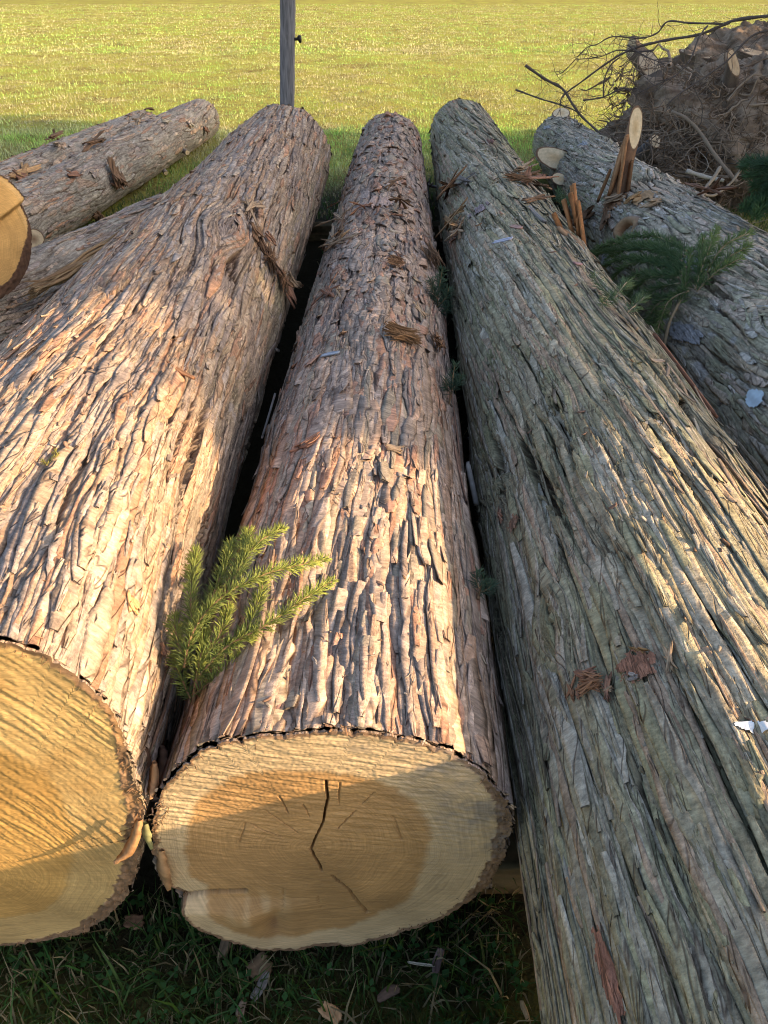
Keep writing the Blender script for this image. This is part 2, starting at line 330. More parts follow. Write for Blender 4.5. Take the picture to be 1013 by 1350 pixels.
def make_log(name, label, y0, y1, c0, c1, r0, r1, kind, seed, nu=420, ds=None, outline=None, fade=.9, swirl=(), oor=.02, colfn=None, flare=0.0, pith=(0, 0), capargs=None, group=None, axis=None):
    """log along +y (or between axis endpoints); c0/c1 (x,z) centre at y0/y1"""
    lg = Log(); P = BARKS[kind]; Rm = (r0 + r1) / 2
    if ds is None: ds = lambda y: .0018 + .0012 * max(y, .5) ** 1.3
    ys = [y0]
    while ys[-1] < y1: ys.append(ys[-1] + ds(ys[-1]))
    ys = np.array(ys[:-1] + [y1], np.float32); nv = len(ys)
    t = np.linspace(-1, 1, nu + 1)[:-1]; th = (math.pi * (.70 * t + .30 * t ** 5)).astype(np.float32)
    TH, YS = np.meshgrid(th, ys); S = YS - y0
    f = (S / (y1 - y0)); R = r0 + (r1 - r0) * f + flare * np.exp(-S / .35)
    per = lambda cell: max(3, int(round(2 * math.pi * Rm / cell)))
    def A(cell): return (TH / (2 * math.pi) + .5) * per(cell)          # lattice coordinate, periodic
    s = seed
    pn = lambda cu, cs, k: perlin(A(cu), S / cs, per(cu), s + k)
    shape = 1 + oor * (pn(.5, 1.6, 1)) + .03 * pn(.22, .7, 2)
    if outline is not None:
        wgt = np.exp(-(S / fade) ** 1.5); shape = shape * (1 - wgt) + wgt * outline(TH)
    # swirls: grain flows round knots
    wu = np.zeros_like(S); bumpk = np.zeros_like(S)
    for (kt, ky, kr, kh) in swirl:
        dx = (TH - kt) * Rm; dy = (YS - ky) * .45; d = np.sqrt(dx * dx + dy * dy)
        wu += np.sign(dx + 1e-5) * kr * .9 * np.exp(-(d / kr) ** 2) * -1
        bumpk += kh * np.exp(-(d / (kr * .9)) ** 2)
    w1 = P["wp"] * (.012 * pn(.10, .35, 3) + .04 * pn(.35, 1.2, 4)) + .002 * pn(.03, .08, 5) + P["twist"] * S + wu
    # plates
    cu, cs = P["cu"], P["cs"]; p1 = per(cu)
    x = A(cu) + w1 / cu; y = S / cs + .35 * pn(.05, .3, 6)
    F1, F2, ID, DX, DY = voro(x, y, p1, s + 20)
    e1 = F2 - F1 + .10 * pn(.010, .03, 7) + .05 * pn(.005, .010, 19)
    vary = np.clip(.55 + 1.1 * pn(.12, .35, 8), .0, 1.3)
    g1 = (1 - sstep(.01, P["gw"], e1))
    h = -P["dep"] * (.35 + .65 * sstep(0, .06, S)) * vary * g1 + P["dep"] * .26 * (ID - .5) + P["dep"] * .35 * DX * (rnd(np.floor(ID * 1e6), np.zeros_like(ID), s) - .5)
    # secondary strips
    cu, cs = P["cu2"], P["cs2"]; p2 = per(cu)
    x = A(cu) + (w1 + .004 * pn(.02, .06, 9)) / cu; y = S / cs + .4 * pn(.03, .15, 10)
    G1, G2, ID2, DX2, DY2 = voro(x, y, p2, s + 40)
    g2 = (1 - sstep(.0, .16, G2 - G1 + .10 * pn(.008, .02, 11)))
    v2 = np.clip(.5 + 1.0 * pn(.15, .3, 12), 0, 1.2)
    h += -P["dep2"] * v2 * g2 + P["dep2"] * 1.3 * (ID2 - .5) + P["dep2"] * 1.2 * DX2 * (ID2 - .5)
    # flakes (short, curling scales)
    fw = P["flake"] * (sstep(.25, 1.3, S) if kind == "log2" else 1.0) * np.clip(.6 + 1.1 * pn(.3, .6, 13), 0, 1)
    cu = .034; p3 = per(cu)
    x = A(cu) + (w1 + .012 * pn(.03, .06, 14)) / cu; y = S / .085 + .8 * pn(.025, .04, 15)
    H1, H2, ID3, DX3, DY3 = voro(x, y, p3, s + 60)
    g3 = (1 - sstep(.02, .16, H2 - H1))
    h += fw * (.004 * (ID3 - .5) + .006 * DY3 * (ID3 - .3) + .004 * DX3 * (ID3 - .6) - .004 * g3)
    # fibres
    h += .0017 * pn(.006, .09, 16) + .0012 * pn(.008, .022, 17) + .0008 * (rnd((TH * 400).astype(int), (YS * 300).astype(int), s) - .5) + .004 * pn(.14, .6, 18) + bumpk
    h *= np.clip(1.15 - .0 * f, .6, 1.2)
    RR = R * shape + h
    lg.cy = lambda Y: ((Y - y0) / (y1 - y0))
    CXs = c0[0] + (c1[0] - c0[0]) * f; CZs = c0[1] + (c1[1] - c0[1]) * f
    V = np.stack([CXs + RR * np.sin(TH), YS, CZs + RR * np.cos(TH)], -1)
    # colour
    crev = np.clip(g1 * vary + .5 * g2 * v2 + .3 * fw * g3, 0, 1)
    col = colfn(dict(TH=TH, S=S, Y=YS, ID=ID, ID2=ID2, ID3=ID3, fw=fw, g1=g1, crev=crev, pn=pn, DX=DX, h=h))
    uv = np.stack([(TH * Rm + w1), S], -1).reshape(-1, 2)
    lg.th, lg.ys, lg.V, lg.nu, lg.nv = th, ys, V, nu, nv
    lg.R0, lg.R1, lg.c0, lg.c1, lg.y0, lg.y1 = r0, r1, np.array(c0), np.array(c1), y0, y1
    Vw = V.reshape(-1, 3); Fs = [grid_faces(nv, nu, True)]; col = col.reshape(-1, 3)
    if P.get("rn"):
        v2, q2, c2_, uv2 = bark_ribbons(TH, YS, th, ys, RR, w1, Rm, CXs, CZs, P, seed, g1 * np.clip(vary, 0, 1))
        Fs.append(q2 + len(Vw)); Vw = np.concatenate([Vw, v2]); col = np.concatenate([col, c2_]); uv = np.concatenate([uv, uv2])
    if axis is not None:                       # free axis: map local (x,y,z) into the world frame
        Vw = axis(Vw)
    lg.axis = axis
    lg.obj = mesh_np(name, Vw, Fs, col, uv, M_BARK, None, False)
    tag(lg.obj, label, "log", group)
    lg.rim = RR
    lg.far = (CXs[-1, 0], CZs[-1, 0])
    return lg

def cap_end(lg, front=True, pith=(0, 0), heart=.68, sap=(.62, .47, .27), heartc=(.47, .29, .12), bark_t=.05, saw=None, cracks=(), rings=60, name="cut_end", disp=None, barkc=(.22, .135, .08), tint=None, bt_fn=None, seed=0, hfn=None):
    i = 0 if front else lg.nv - 1
    rim = lg.V[i]; nu = lg.nu; f = 0.0 if front else 1.0
    c = lg.c0 if front else lg.c1; yy = lg.y0 if front else lg.y1
    k = (np.linspace(0, 1, rings + 1)[1:]) ** .85
    cen = np.array([c[0] + pith[0], yy, c[1] + pith[1]])
    P = cen[None, None] + (rim[None] - cen[None, None]) * k[:, None, None]
    X = P[..., 0] - c[0]; Z = P[..., 2] - c[1]
    K = np.broadcast_to(k[:, None], X.shape)
    TH = np.broadcast_to(lg.th[None], X.shape)
    bt = bark_t if bt_fn is None else bt_fn(TH)
    jag = .008 * perlin(TH * 4, K * 0 + 3.3, 0, seed + 5) + .003 * perlin(TH * 30, K * 0 + 1, 0, seed + 6)
    isb = sstep(1 - bt - .008, 1 - bt + .008, K + jag)
    hk = heart if hfn is None else hfn(TH)
    ish = 1 - sstep(hk - .03, hk + .03, K + .03 * perlin(TH * 1.3, K * 0, 0, seed + 8) + .008 * perlin(TH * 9, K * 2, 0, seed + 9))
    col = mixc(np.broadcast_to(np.array(sap, np.float32), X.shape + (3,)), heartc, ish)
    col = mixc(col, np.array(sap) * 1.08, .5 * sstep(hk + .0, hk + .02, K) * (1 - sstep(hk + .03, hk + .10, K)))
    bn = perlin(X * 60, Z * 60, 0, seed + 3)
    col = mixc(col, np.array(barkc), isb) * (1 + (.5 * isb * bn)[..., None])
    if tint is not None: col = tint(col, X, Z, K, TH)
    D = np.zeros_like(X)
    if saw is not None: D += saw(X, Z, K, TH)
    D += isb * (.004 * bn + .003 * perlin(X * 160, Z * 160, 0, seed + 4)) * (1 - sstep(.97, 1, K))
    for (pl, wd, dp) in cracks:
        pl = np.array(pl, float); dmin = np.full(X.shape, 9.)
        wob = .0018 * perlin(X * 30, Z * 30, 0, seed + 11)
        for a, b_ in zip(pl[:-1], pl[1:]):
            ab = b_ - a; tt = np.clip(((X - a[0]) * ab[0] + (Z - a[1]) * ab[1]) / (ab @ ab), 0, 1)
            dmin = np.minimum(dmin, np.hypot(X - a[0] - tt * ab[0] + wob, Z - a[1] - tt * ab[1] + wob))
        m = 1 - sstep(wd * .35, wd, dmin)
        D -= dp * m; col = mixc(col, (.13, .075, .035), min(.8, dp * 55) * m)
    if disp is not None: D += disp(X, Z, K, TH)
    D *= (1 - sstep(.985, 1.0, K))
    sgn = -1 if front else 1
    P = P.copy(); P[..., 1] += sgn * D
    V = np.concatenate([P.reshape(-1, 3), cen[None]]); n = len(V) - 1
    q = grid_faces(rings, nu, True)
    jj = np.arange(nu); tri = np.stack([np.full(nu, n), (jj + 1) % nu, jj], -1)
    if not front: pass
    else: q = q; tri = tri
    col = np.concatenate([col.reshape(-1, 3), col[0, :1]])
    rad = np.hypot(X - pith[0], Z - pith[1]) + .012 * perlin(X * 9, Z * 9, 0, seed + 1) + .004 * perlin(X * 30, Z * 30, 0, seed + 2)
    uv = np.concatenate([np.stack([rad, TH], -1).reshape(-1, 2), [[0, 0]]])
    if lg.axis is not None: V = lg.axis(V)
    return mesh_np(name, V, [q, tri], col, uv, M_FACE, lg.obj, rings < 150)

def hit(lg, px, py):
    """pixel of the photo -> point on that log's bark, its outward normal and along-axis direction"""
    d = ray(px, py); t = np.linspace(.3, 16, 6000)
    p = CAM[None] + t[:, None] * d[None]
    f = np.clip((p[:, 1] - lg.y0) / (lg.y1 - lg.y0), -.05, 1.05)
    c = lg.c0[None] + (lg.c1 - lg.c0)[None] * f[:, None]; R = lg.R0 + (lg.R1 - lg.R0) * f
    g = np.hypot(p[:, 0] - c[:, 0], p[:, 2] - c[:, 1]) - R
    k = np.where(g < 0)[0]; k = k[0] if len(k) else int(np.argmin(np.where((p[:, 1] > lg.y0 - .1) & (p[:, 1] < lg.y1 + .1), g, 9)))
    q = p[k]; th = math.atan2(q[0] - c[k, 0], q[2] - c[k, 1])
    return spot(lg, th, q[1])

def spot(lg, th, y):
    j = int(np.argmin(np.abs(lg.th - th))); i = int(np.argmin(np.abs(lg.ys - y)))
    n = np.array([math.sin(th), 0, math.cos(th)])
    return lg.V[i, j].astype(float), n, th, float(lg.ys[i])

# ---- colour functions (albedo)
def C(*v): return np.array(v, np.float32)

def bark_colours(base, alt, red, green, greenw, pale, seedk=0, groove=(.085, .050, .033)):
    def fn(d):
        pn = d["pn"]; sh = d["S"].shape
        c = np.broadcast_to(C(*base), sh + (3,)).copy()
        n1 = pn(.25, .5, 71); n2 = pn(.08, .2, 72); n3 = pn(.03, .06, 73)
        c = mixc(c, alt, np.clip(.5 + .9 * (d["ID"] - .5) + .6 * n1, 0, 1))
        c = c * (1 + .35 * (d["ID2"] - .5) + .22 * n2 + .22 * n3)[..., None]
        c = c * (1 + .35 * d["fw"] * (d["ID3"] - .5))[..., None]
        rw = sstep(.80, .9, d["ID2"]) * sstep(-.1, .25, n1 + .4 * n3) + sstep(.85, .92, d["ID3"]) * d["fw"] * .8
        c = mixc(c, red, np.clip(rw, 0, 1) * .6)
        gw = np.clip(greenw(d) * (1 + .9 * n1 + .8 * n2), 0, 1)
        c = mixc(c, C(*green) * (.8 + .4 * d["ID"])[..., None], gw)
        pw = sstep(.42, .6, pn(.05, .13, 74) + .25 * n3) * sstep(.35, .8, d["ID"])
        c = mixc(c, pale, pw * .55)
        c = mixc(c, groove, d["crev"] * .9)
        return c
    return fn

gL = lambda d: .12 + .5 * sstep(.3, -1.1, d["TH"])         # algae on left flank
col1 = bark_colours((.33, .25, .21), (.44, .295, .195), (.42, .19, .105), (.24, .215, .14), lambda d: .10 + .30 * sstep(.5, 1.3, d["TH"]) + 0 * d["S"], (.46, .40, .38))
col2 = bark_colours((.34, .26, .225), (.42, .295, .22), (.42, .20, .13), (.25, .24, .17), lambda d: .08 + .5 * sstep(-.35, -1.2, d["TH"]), (.47, .41, .40))
col3 = bark_colours((.31, .255, .175), (.36, .29, .195), (.36, .20, .13), (.24, .22, .12), lambda d: .36 + .25 * sstep(.2, -1.0, d["TH"]), (.47, .42, .36))
col4 = bark_colours((.38, .325, .27), (.44, .37, .30), (.40, .21, .15), (.31, .29, .18), lambda d: .35 + .35 * sstep(-.3, -1.2, d["TH"]), (.50, .47, .47))
colB = bark_colours((.33, .285, .245), (.41, .345, .285), (.42, .21, .13), (.25, .24, .16), lambda d: .2 + 0 * d["S"], (.47, .43, .40))

# log frames from the photograph's silhouettes (parallel logs on 10 cm bearers)
L1 = dict(c=lambda Y: (-.849 + .014 * Y, .503 - .0077 * Y), r=lambda Y: .403 - .0077 * Y)
L2 = dict(c=lambda Y: (-.108 + .022 * Y, .412 - .006 * Y), r=lambda Y: .312 - .006 * Y)
L3 = dict(c=lambda Y: (.583 + .0153 * Y, .463 - .0107 * Y), r=lambda Y: .363 - .0107 * Y)
L4 = dict(c=lambda Y: (1.335 + .0425 * Y, .467 - .028 * Y), r=lambda Y: .463 - .028 * Y)
YF = .735
def face_pts(pix):
    o = []
    for (x, y) in pix:
        p = at(x, y, Y=YF); o.append((p[0], p[2]))
    return o
out2 = face_pts([(201, 1090), (207, 1060), (230, 1020), (262, 992), (320, 974), (380, 966), (440, 963), (500, 967), (550, 980), (600, 997), (640, 1022), (665, 1052), (674, 1090), (667, 1125), (648, 1160), (610, 1195), (560, 1220), (500, 1240), (440, 1248), (380, 1248), (355, 1243), (300, 1228), (262, 1212), (243, 1196), (238, 1176), (214, 1166), (205, 1130)])
out1 = face_pts([(-60, 845), (0, 847), (60, 864), (110, 897), (150, 942), (176, 1008), (184, 1053), (186, 1117), (172, 1171), (140, 1212), (118, 1228), (83, 1236), (41, 1244), (0, 1249)])
c1 = L1["c"](YF); r1_ = L1["r"](YF)
out1 += [(c1[0] + r1_ * math.sin(a), c1[1] + r1_ * math.cos(a)) for a in (-2.6, -2.2, -1.7, -1.2, -.7, -.4)]

log1 = make_log("log", "thickest log with reddish tan bark, its big golden sawn end at the lower left corner", YF, 6.35, L1["c"](YF), L1["c"](6.35), L1["r"](YF), L1["r"](6.35), "log1", 101, 820, None, outline_fn(out1, c1, r1_), 1.0, [(.55, 3.1, .10, .012)], colfn=col1)
log2 = make_log("log", "middle log with flaky purplish bark, its whole round sawn end facing the viewer", YF, 7.15, L2["c"](YF), L2["c"](7.15), L2["r"](YF), L2["r"](7.15), "log2", 202, 760, None, outline_fn(out2, L2["c"](YF), L2["r"](YF)), .8, [], colfn=col2)
log3 = make_log("log", "long green grey log with deep ridged bark running past the lower right edge", .06, 7.75, L3["c"](.06), L3["c"](7.75), L3["r"](.06), L3["r"](7.75), "log3", 303, 800, lambda y: .0018 + .0012 * max(y, .5) ** 1.3, None, 1, [(-.95, 1.02, .04, .014), (-.5, 1.75, .025, .010)], colfn=col3)
log4 = make_log("log", "log with sawn off branch stubs lying right of the green ridged log", 1.5, 8.2, L4["c"](1.5), L4["c"](8.2), L4["r"](1.5), L4["r"](8.2), "log4", 404, 520, lambda y: .003 + .0013 * max(y, .5) ** 1.3, None, 1, [(-.6, 2.2, .09, .02), (-.2, 4.9, .10, .02), (.1, 6.3, .10, .02)], colfn=col4, oor=.05)

def lin(y0, y1, p0, p1): return p0, p1
logB = make_log("log", "grey log with a round branch stub near its near end, behind the short log piece", 3.2, 9.75, (-2.66, .225), (-2.08, .205), .235, .205, "far", 505, 300, lambda y: .012, None, 1, [(.9, 6.2, .06, .02)], colfn=colB, oor=.05)
logA = make_log("log", "farthest left log, its grey and red bark showing just beyond the stubbed grey log", 3.4, 8.85, (-3.13, .23), (-2.50, .215), .235, .215, "far", 606, 260, lambda y: .013, None, 1, [], colfn=colB, oor=.05)
logC = make_log("log", "low grey log tucked against the far side of the thickest log", 2.7, 5.05, (-2.10, .245), (-1.37, .24), .245, .24, "far", 707, 300, lambda y: .008, None, 1, [], colfn=colB, oor=.04)
dD = np.array([-.90, .436]); pD = np.array([-1.66, 3.25])
def axisD(V):
    V = np.asarray(V, float).reshape(-1, 3); o = V.copy()
    o[:, 0] = pD[0] + dD[0] * V[:, 1] + dD[1] * V[:, 0] * 1.0; o[:, 1] = pD[1] + dD[1] * V[:, 1] - dD[0] * V[:, 0]
    return o
logD = make_log("log_section", "short log piece with an orange sawn end at the left edge of the photo", 0.0, .9, (-.02, .735), (0, .76), .265, .25, "far", 808, 300, lambda y: .008, None, 1, [], colfn=colB, oor=.06, axis=axisD)
logD.obj["category"] = "log piece"

# ---- sawn ends
def saw1(X, Z, K, TH):
    ca, sa = math.cos(math.radians(-57)), math.sin(math.radians(-57))
    u = X * ca + Z * sa; v = -X * sa + Z * ca                          # v: across the saw strokes
    v = v + .035 * perlin(u * 2.6, v * 3.1, 0, 3) + .008 * perlin(u * 9, v * 14, 0, 5) + .35 * u * u
    a = .7 * perlin(v * 95 + u * 4, u * 2.0 + v * 23, 0, 11) + .9 * perlin(v * 190 - u * 9, u * 5 + v * 37, 0, 12) + .5 * perlin(v * 400, u * 14 + v * 60, 0, 13)
    w = .35 + .65 * sstep(-.25, .02, Z)
    a = a * np.clip(.75 + 1.1 * perlin(X * 5 + 3, Z * 5, 0, 18), .15, 1.5) + .5 * perlin(X * 60 + Z * 40, Z * 16, 0, 19)
    return .0018 * a * w + .0007 * perlin(X * 140, Z * 140, 0, 14) + .004 * perlin(X * 5, Z * 5, 0, 15)
def saw2(X, Z, K, TH):
    ca, sa = math.cos(math.radians(-9)), math.sin(math.radians(-9))
    u = X * ca + Z * sa; v = -X * sa + Z * ca
    v = v + .012 * perlin(u * 3, v * 3, 0, 4)
    a = perlin(v * 110 + u * 5, u * 9 + v * 31, 0, 21) + .7 * perlin(v * 230, u * 40 + v * 50, 0, 22)
    return .0016 * a * (.3 + .65 * sstep(-.05, .1, Z)) + .0006 * perlin(X * 170, Z * 170, 0, 24) + .004 * perlin(X * 4, Z * 4, 0, 25)
c2 = L2["c"](YF)
def P2(x, y):
    p = at(x, y, Y=YF); return (p[0] - c2[0], p[2] - c2[1])
def Pc1(x, y):
    p = at(x, y, Y=YF); return (p[0] - c1[0], p[2] - c1[1])
pith2 = P2(412, 1120)
cracks2 = [([P2(430, 1030), P2(432, 1055), P2(426, 1085), P2(410, 1120)], .0026, .02), ([P2(410, 1120), P2(418, 1133), P2(425, 1147)], .003, .012),
           ([P2(438, 1154), P2(460, 1172), P2(485, 1203)], .0028, .010), ([P2(494, 1046), P2(470, 1070), P2(446, 1094)], .0018, .004),
           ([P2(368, 1052), P2(380, 1072)], .0022, .004), ([P2(352, 1070), P2(392, 1098)], .0018, .003), ([P2(324, 1084), P2(370, 1104)], .0018, .003), ([P2(448, 1034), P2(446, 1062)], .002, .004),
           ([P2(518, 1076), P2(530, 1108)], .0016, .003), ([P2(324, 1086), P2(316, 1110)], .0016, .003), ([P2(400, 1062), P2(408, 1078)], .0015, .003), ([P2(420, 1180), P2(424, 1196)], .0018, .003), ([P2(374, 1170), P2(374, 1192)], .0018, .003),
           ([P2(236, 1180), P2(262, 1176), P2(280, 1174), P2(322, 1172)], .008, .035)]
def disp2(X, Z, K, TH):
    # stepped lip of the lower lobe and the pulled fibres beside it
    a = P2(244, 1182); b = P2(330, 1172); e = P2(365, 1210)
    lip = sstep(a[1] + .012, a[1] - .02, Z + .08 * np.maximum(0, X - b[0])) * sstep(e[0] + .10, e[0] - .06, X)
    return .022 * lip - .012 * np.exp(-(((X - e[0]) / .02) ** 2 + ((Z - e[1]) / .05) ** 2)) + .010 * np.exp(-(((X - P2(325, 1195)[0]) / .03) ** 2 + ((Z - P2(325, 1195)[1]) / .03) ** 2))
def tint2(col, X, Z, K, TH):
    # grey dirt smears at the upper right of the sapwood, browner stains
    n = perlin(X * 22, Z * 22, 0, 31) + .6 * perlin(X * 70, Z * 70, 0, 32)
    w = np.zeros_like(X)
    for (px, py, rad, a) in ((572, 1010, .05, 1), (620, 1070, .06, .8), (640, 1110, .05, .7), (600, 1035, .07, .5), (470, 985, .03, .4)):
        q = P2(px, py); w = np.maximum(w, a * np.exp(-((X - q[0]) ** 2 + (Z - q[1]) ** 2) / rad ** 2))
    w = np.clip(w * (.55 + 1.1 * n), 0, .75)
    col = mixc(col, (.27, .23, .19), w)
    q = P2(345, 1190)
    st = np.exp(-(((X - q[0]) / .05) ** 2 + ((Z - q[1]) / .04) ** 2)) * sstep(-.2, .4, perlin(X * 40, Z * 12, 0, 33))
    col = mixc(col, (.68, .50, .28), .6 * st)
    q = P2(362, 1212); st = np.exp(-(((X - q[0]) / .008) ** 2 + ((Z - q[1]) / .03) ** 2)); col = mixc(col, (.30, .17, .09), .8 * st)
    return col
bt2 = lambda TH: .020 + .05 * sstep(.6, 1.4, TH) * sstep(2.5, 1.8, TH) + .02 * sstep(-1.0, -1.6, TH)
h2 = lambda TH: .70 + .10 * np.sin(TH * 1.0) * -1 + .10 * sstep(1.9, 2.6, np.abs(TH))
cap_end(log2, True, pith2, .68, (.58, .42, .245), (.455, .265, .112), .04, saw2, cracks2, 190, disp=disp2, tint=tint2, bt_fn=bt2, hfn=h2, seed=40)
def tint1(col, X, Z, K, TH):
    n = perlin(X * 6, Z * 6, 0, 51) + .5 * perlin(X * 20, Z * 20, 0, 52)
    col = mixc(col, (.45, .245, .075), np.clip(.1 + .6 * n, 0, .6) * sstep(-.2, .0, Z))
    return col
bt1 = lambda TH: .018 + .075 * sstep(.9, 1.5, TH) * sstep(3.0, 2.4, TH)
cap_end(log1, True, Pc1(-40, 1150), .62, (.52, .35, .15), (.50, .30, .10), .04, saw1, [], 190, tint=tint1, bt_fn=bt1, seed=60)
for lg in (log1, log2, log3, log4, logB, logA, logC): cap_end(lg, False, (0.02, -.01), .65, rings=14, seed=70)
for lg in (log3, log4, logA, logB, logC): cap_end(lg, True, (0.02, -.01), .65, rings=24, seed=80)
sawD = lambda X, Z, K, TH: .05 * sstep(-.05, .0, Z - .04 - .3 * X) + .003 * perlin(X * 30, Z * 9, 0, 5)
cap_end(logD, True, (-.02, -.03), .9, (.62, .40, .17), (.58, .35, .13), .06, sawD, [], 60, barkc=(.10, .055, .035), bt_fn=lambda TH: .035 + .16 * sstep(1.5, 2.2, TH), seed=90)
cap_end(logD, False, (0.02, -.01), .65, rings=14, seed=95)

# ------------------------------------------------------------------ ground and grass
def ground_mat():
    m, nt, b = newmat("lawn_ground"); L = nt.links.new
    tc = N(nt, "ShaderNodeTexCoord")
    def noise(sc, det=6):
        n = N(nt, "ShaderNodeTexNoise"); n.inputs["Scale"].default_value = sc; n.inputs["Detail"].default_value = det; n.inputs["Roughness"].default_value = .6
        L(tc.outputs["Object"], n.inputs["Vector"]); return n.outputs["Fac"]
    cr = N(nt, "ShaderNodeValToRGB"); e = cr.color_ramp.elements
    e[0].position = .36; e[0].color = (.16, .115, .05, 1); e[1].position = .5; e[1].color = (.30, .28, .07, 1)
    e2 = cr.color_ramp.elements.new(.64); e2.color = (.28, .34, .05, 1)
    mx = N(nt, "ShaderNodeMath", operation="ADD"); a = N(nt, "ShaderNodeMath", operation="MULTIPLY"); a.inputs[1].default_value = .5
    L(noise(1.1), a.inputs[0]); b2 = N(nt, "ShaderNodeMath", operation="MULTIPLY"); b2.inputs[1].default_value = .5; L(noise(14), b2.inputs[0])
    L(a.outputs[0], mx.inputs[0]); L(b2.outputs[0], mx.inputs[1]); L(mx.outputs[0], cr.inputs[0])
    sx = N(nt, "ShaderNodeSeparateXYZ"); L(tc.outputs["Object"], sx.inputs[0])          # ground painted darker under and between the logs, deepening their shade
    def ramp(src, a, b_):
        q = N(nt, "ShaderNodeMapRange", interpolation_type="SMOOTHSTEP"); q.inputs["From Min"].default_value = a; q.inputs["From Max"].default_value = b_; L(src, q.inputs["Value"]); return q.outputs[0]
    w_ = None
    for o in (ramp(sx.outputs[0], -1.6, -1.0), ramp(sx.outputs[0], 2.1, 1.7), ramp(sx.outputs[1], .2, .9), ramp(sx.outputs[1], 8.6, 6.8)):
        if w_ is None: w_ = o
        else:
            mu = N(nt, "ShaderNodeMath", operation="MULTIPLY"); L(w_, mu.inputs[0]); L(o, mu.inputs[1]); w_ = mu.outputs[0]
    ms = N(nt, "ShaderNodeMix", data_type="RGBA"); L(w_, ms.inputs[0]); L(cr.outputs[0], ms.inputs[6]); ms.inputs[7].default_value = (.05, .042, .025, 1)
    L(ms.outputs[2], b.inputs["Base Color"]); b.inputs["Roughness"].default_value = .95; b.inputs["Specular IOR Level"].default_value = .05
    bp = N(nt, "ShaderNodeBump"); bp.inputs["Strength"].default_value = 1; bp.inputs["Distance"].default_value = .05
    L(noise(25, 8), bp.inputs["Height"]); L(bp.outputs[0], b.inputs["Normal"])
    return m
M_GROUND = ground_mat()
gx = np.concatenate([[-150, -60, -25], np.linspace(-14, 14, 141), [25, 60, 150]]); gy = np.concatenate([[-150, -40, -10], np.linspace(-3, 45, 241), [60, 90, 150]])
def gz(x, y):
    x = np.asarray(x, float); y = np.asarray(y, float)
    far = sstep(8.5, 13, y)
    return (.035 * perlin(x * .9, y * .9, 0, 900) + .03 * perlin(x * 3, y * 3, 0, 901)) * (.35 + .65 * far) - .012
XX, YY = np.meshgrid(gx, gy)
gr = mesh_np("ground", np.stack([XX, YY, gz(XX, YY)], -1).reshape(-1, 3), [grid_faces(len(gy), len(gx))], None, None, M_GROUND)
tag(gr, kind="structure")

def inside_logs(x, y):
    m = np.zeros(len(x), bool)
    for (fr, a, b, q) in ((L1, .75, 6.35, .95), (L2, .75, 7.15, 1.1), (L3, 0, 7.75, .9), (L4, 1.2, 8.2, .95)):
        c = np.array([fr["c"](v)[0] for v in (0, 1)]); cx = c[0] + (c[1] - c[0]) * y; r = fr["r"](0) + (fr["r"](1) - fr["r"](0)) * y
        m |= (np.abs(x - cx) < r * q) & (y > a + .12) & (y < b)
    m |= (np.abs(x + 2.45 - .07 * (y - 6)) < .16) & (y < 9.7) & (y > 3.2)
    m |= (np.abs(x + 2.86 - .1 * (y - 6)) < .16) & (y < 8.8) & (y > 3.2)
    m |= ((x - 3.2) / 1.1) ** 2 + ((y - 7.5) / .85) ** 2 < 1
    return m

def blades(rs, x, y, hgt, wid, lean, seg2, colfn):
    k = inside_logs(x, y); x, y = x[~k], y[~k]; n = len(x)
    h = hgt * (.5 + rs.rand(n)) ; w_ = wid * (.7 + .6 * rs.rand(n)); az = rs.rand(n) * 6.283; ln = np.clip(lean * (rs.rand(n) * 1.4), 0, 1.4); ph = rs.rand(n) * 6.283
    z = gz(x, y) - .004
    d = np.stack([np.cos(az), np.sin(az), np.zeros(n)], -1); s = np.stack([np.cos(ph), np.sin(ph), np.zeros(n)], -1) * (w_ / 2)[:, None]
    b = np.stack([x, y, z], -1); up = np.array([0, 0, 1.0])
    tip = b + d * (h * np.sin(ln))[:, None] + up * (h * np.cos(ln))[:, None]
    c = colfn(rs, x, y, n)
    if seg2:
        mid = b + d * (h * .5 * np.sin(ln * .55))[:, None] + up * (h * .55 * np.cos(ln * .55))[:, None]
        V = np.stack([b - s, b + s, mid + s * .85, mid - s * .85, tip], 1).reshape(-1, 3); i = np.arange(n)[:, None] * 5
        return V, i + np.array([[0, 1, 2, 3]]), i + np.array([[3, 2, 4]]), np.repeat(c, 5, 0)
    V = np.stack([b - s, b + s, tip], 1).reshape(-1, 3); i = np.arange(n)[:, None] * 3
    return V, np.zeros((0, 4), int), i + np.array([[0, 1, 2]]), np.repeat(c, 3, 0)

def near_col(rs, x, y, n):
    c = np.stack([.05 + .04 * rs.rand(n), .095 + .055 * rs.rand(n), .022 + .015 * rs.rand(n)], -1)
    st = rs.rand(n) < .25
    c[st] = np.array([.36, .29, .16]) * (.6 + .6 * rs.rand(st.sum()))[:, None]
    return c
def far_col(rs, x, y, n):
    p = .9 * perlin(x * .5, y * .35, 0, 911) + .9 * perlin(x * 2.2, y * 1.6, 0, 912) - .1 + .5 * (rs.rand(n) - .5)
    t = np.clip(.5 + .9 * p, 0, 1)[:, None]
    c = np.array([.56, .52, .29]) * (1 - t) + np.array([.40, .60, .14]) * t
    return c * ((.55 + .75 * rs.rand(n)) * (1 - .45 * sstep(.45, .7, perlin(x * 1.4, y * 1.1, 0, 915))))[:, None]  # darker patches painted in as shadows of grass tufts
gb = MB(); rs = RS(5)
n = 30000; gb.add(*blades(rs, rs.uniform(-1.5, 1.3, n), rs.uniform(.25, 1.3, n), .055, .0042, 1.1, True, near_col))
n = 3400; gb.add(*blades(rs, rs.uniform(-1.5, 1.2, n), rs.uniform(.25, 1.2, n), .11, .0045, 1.15, True, near_col))
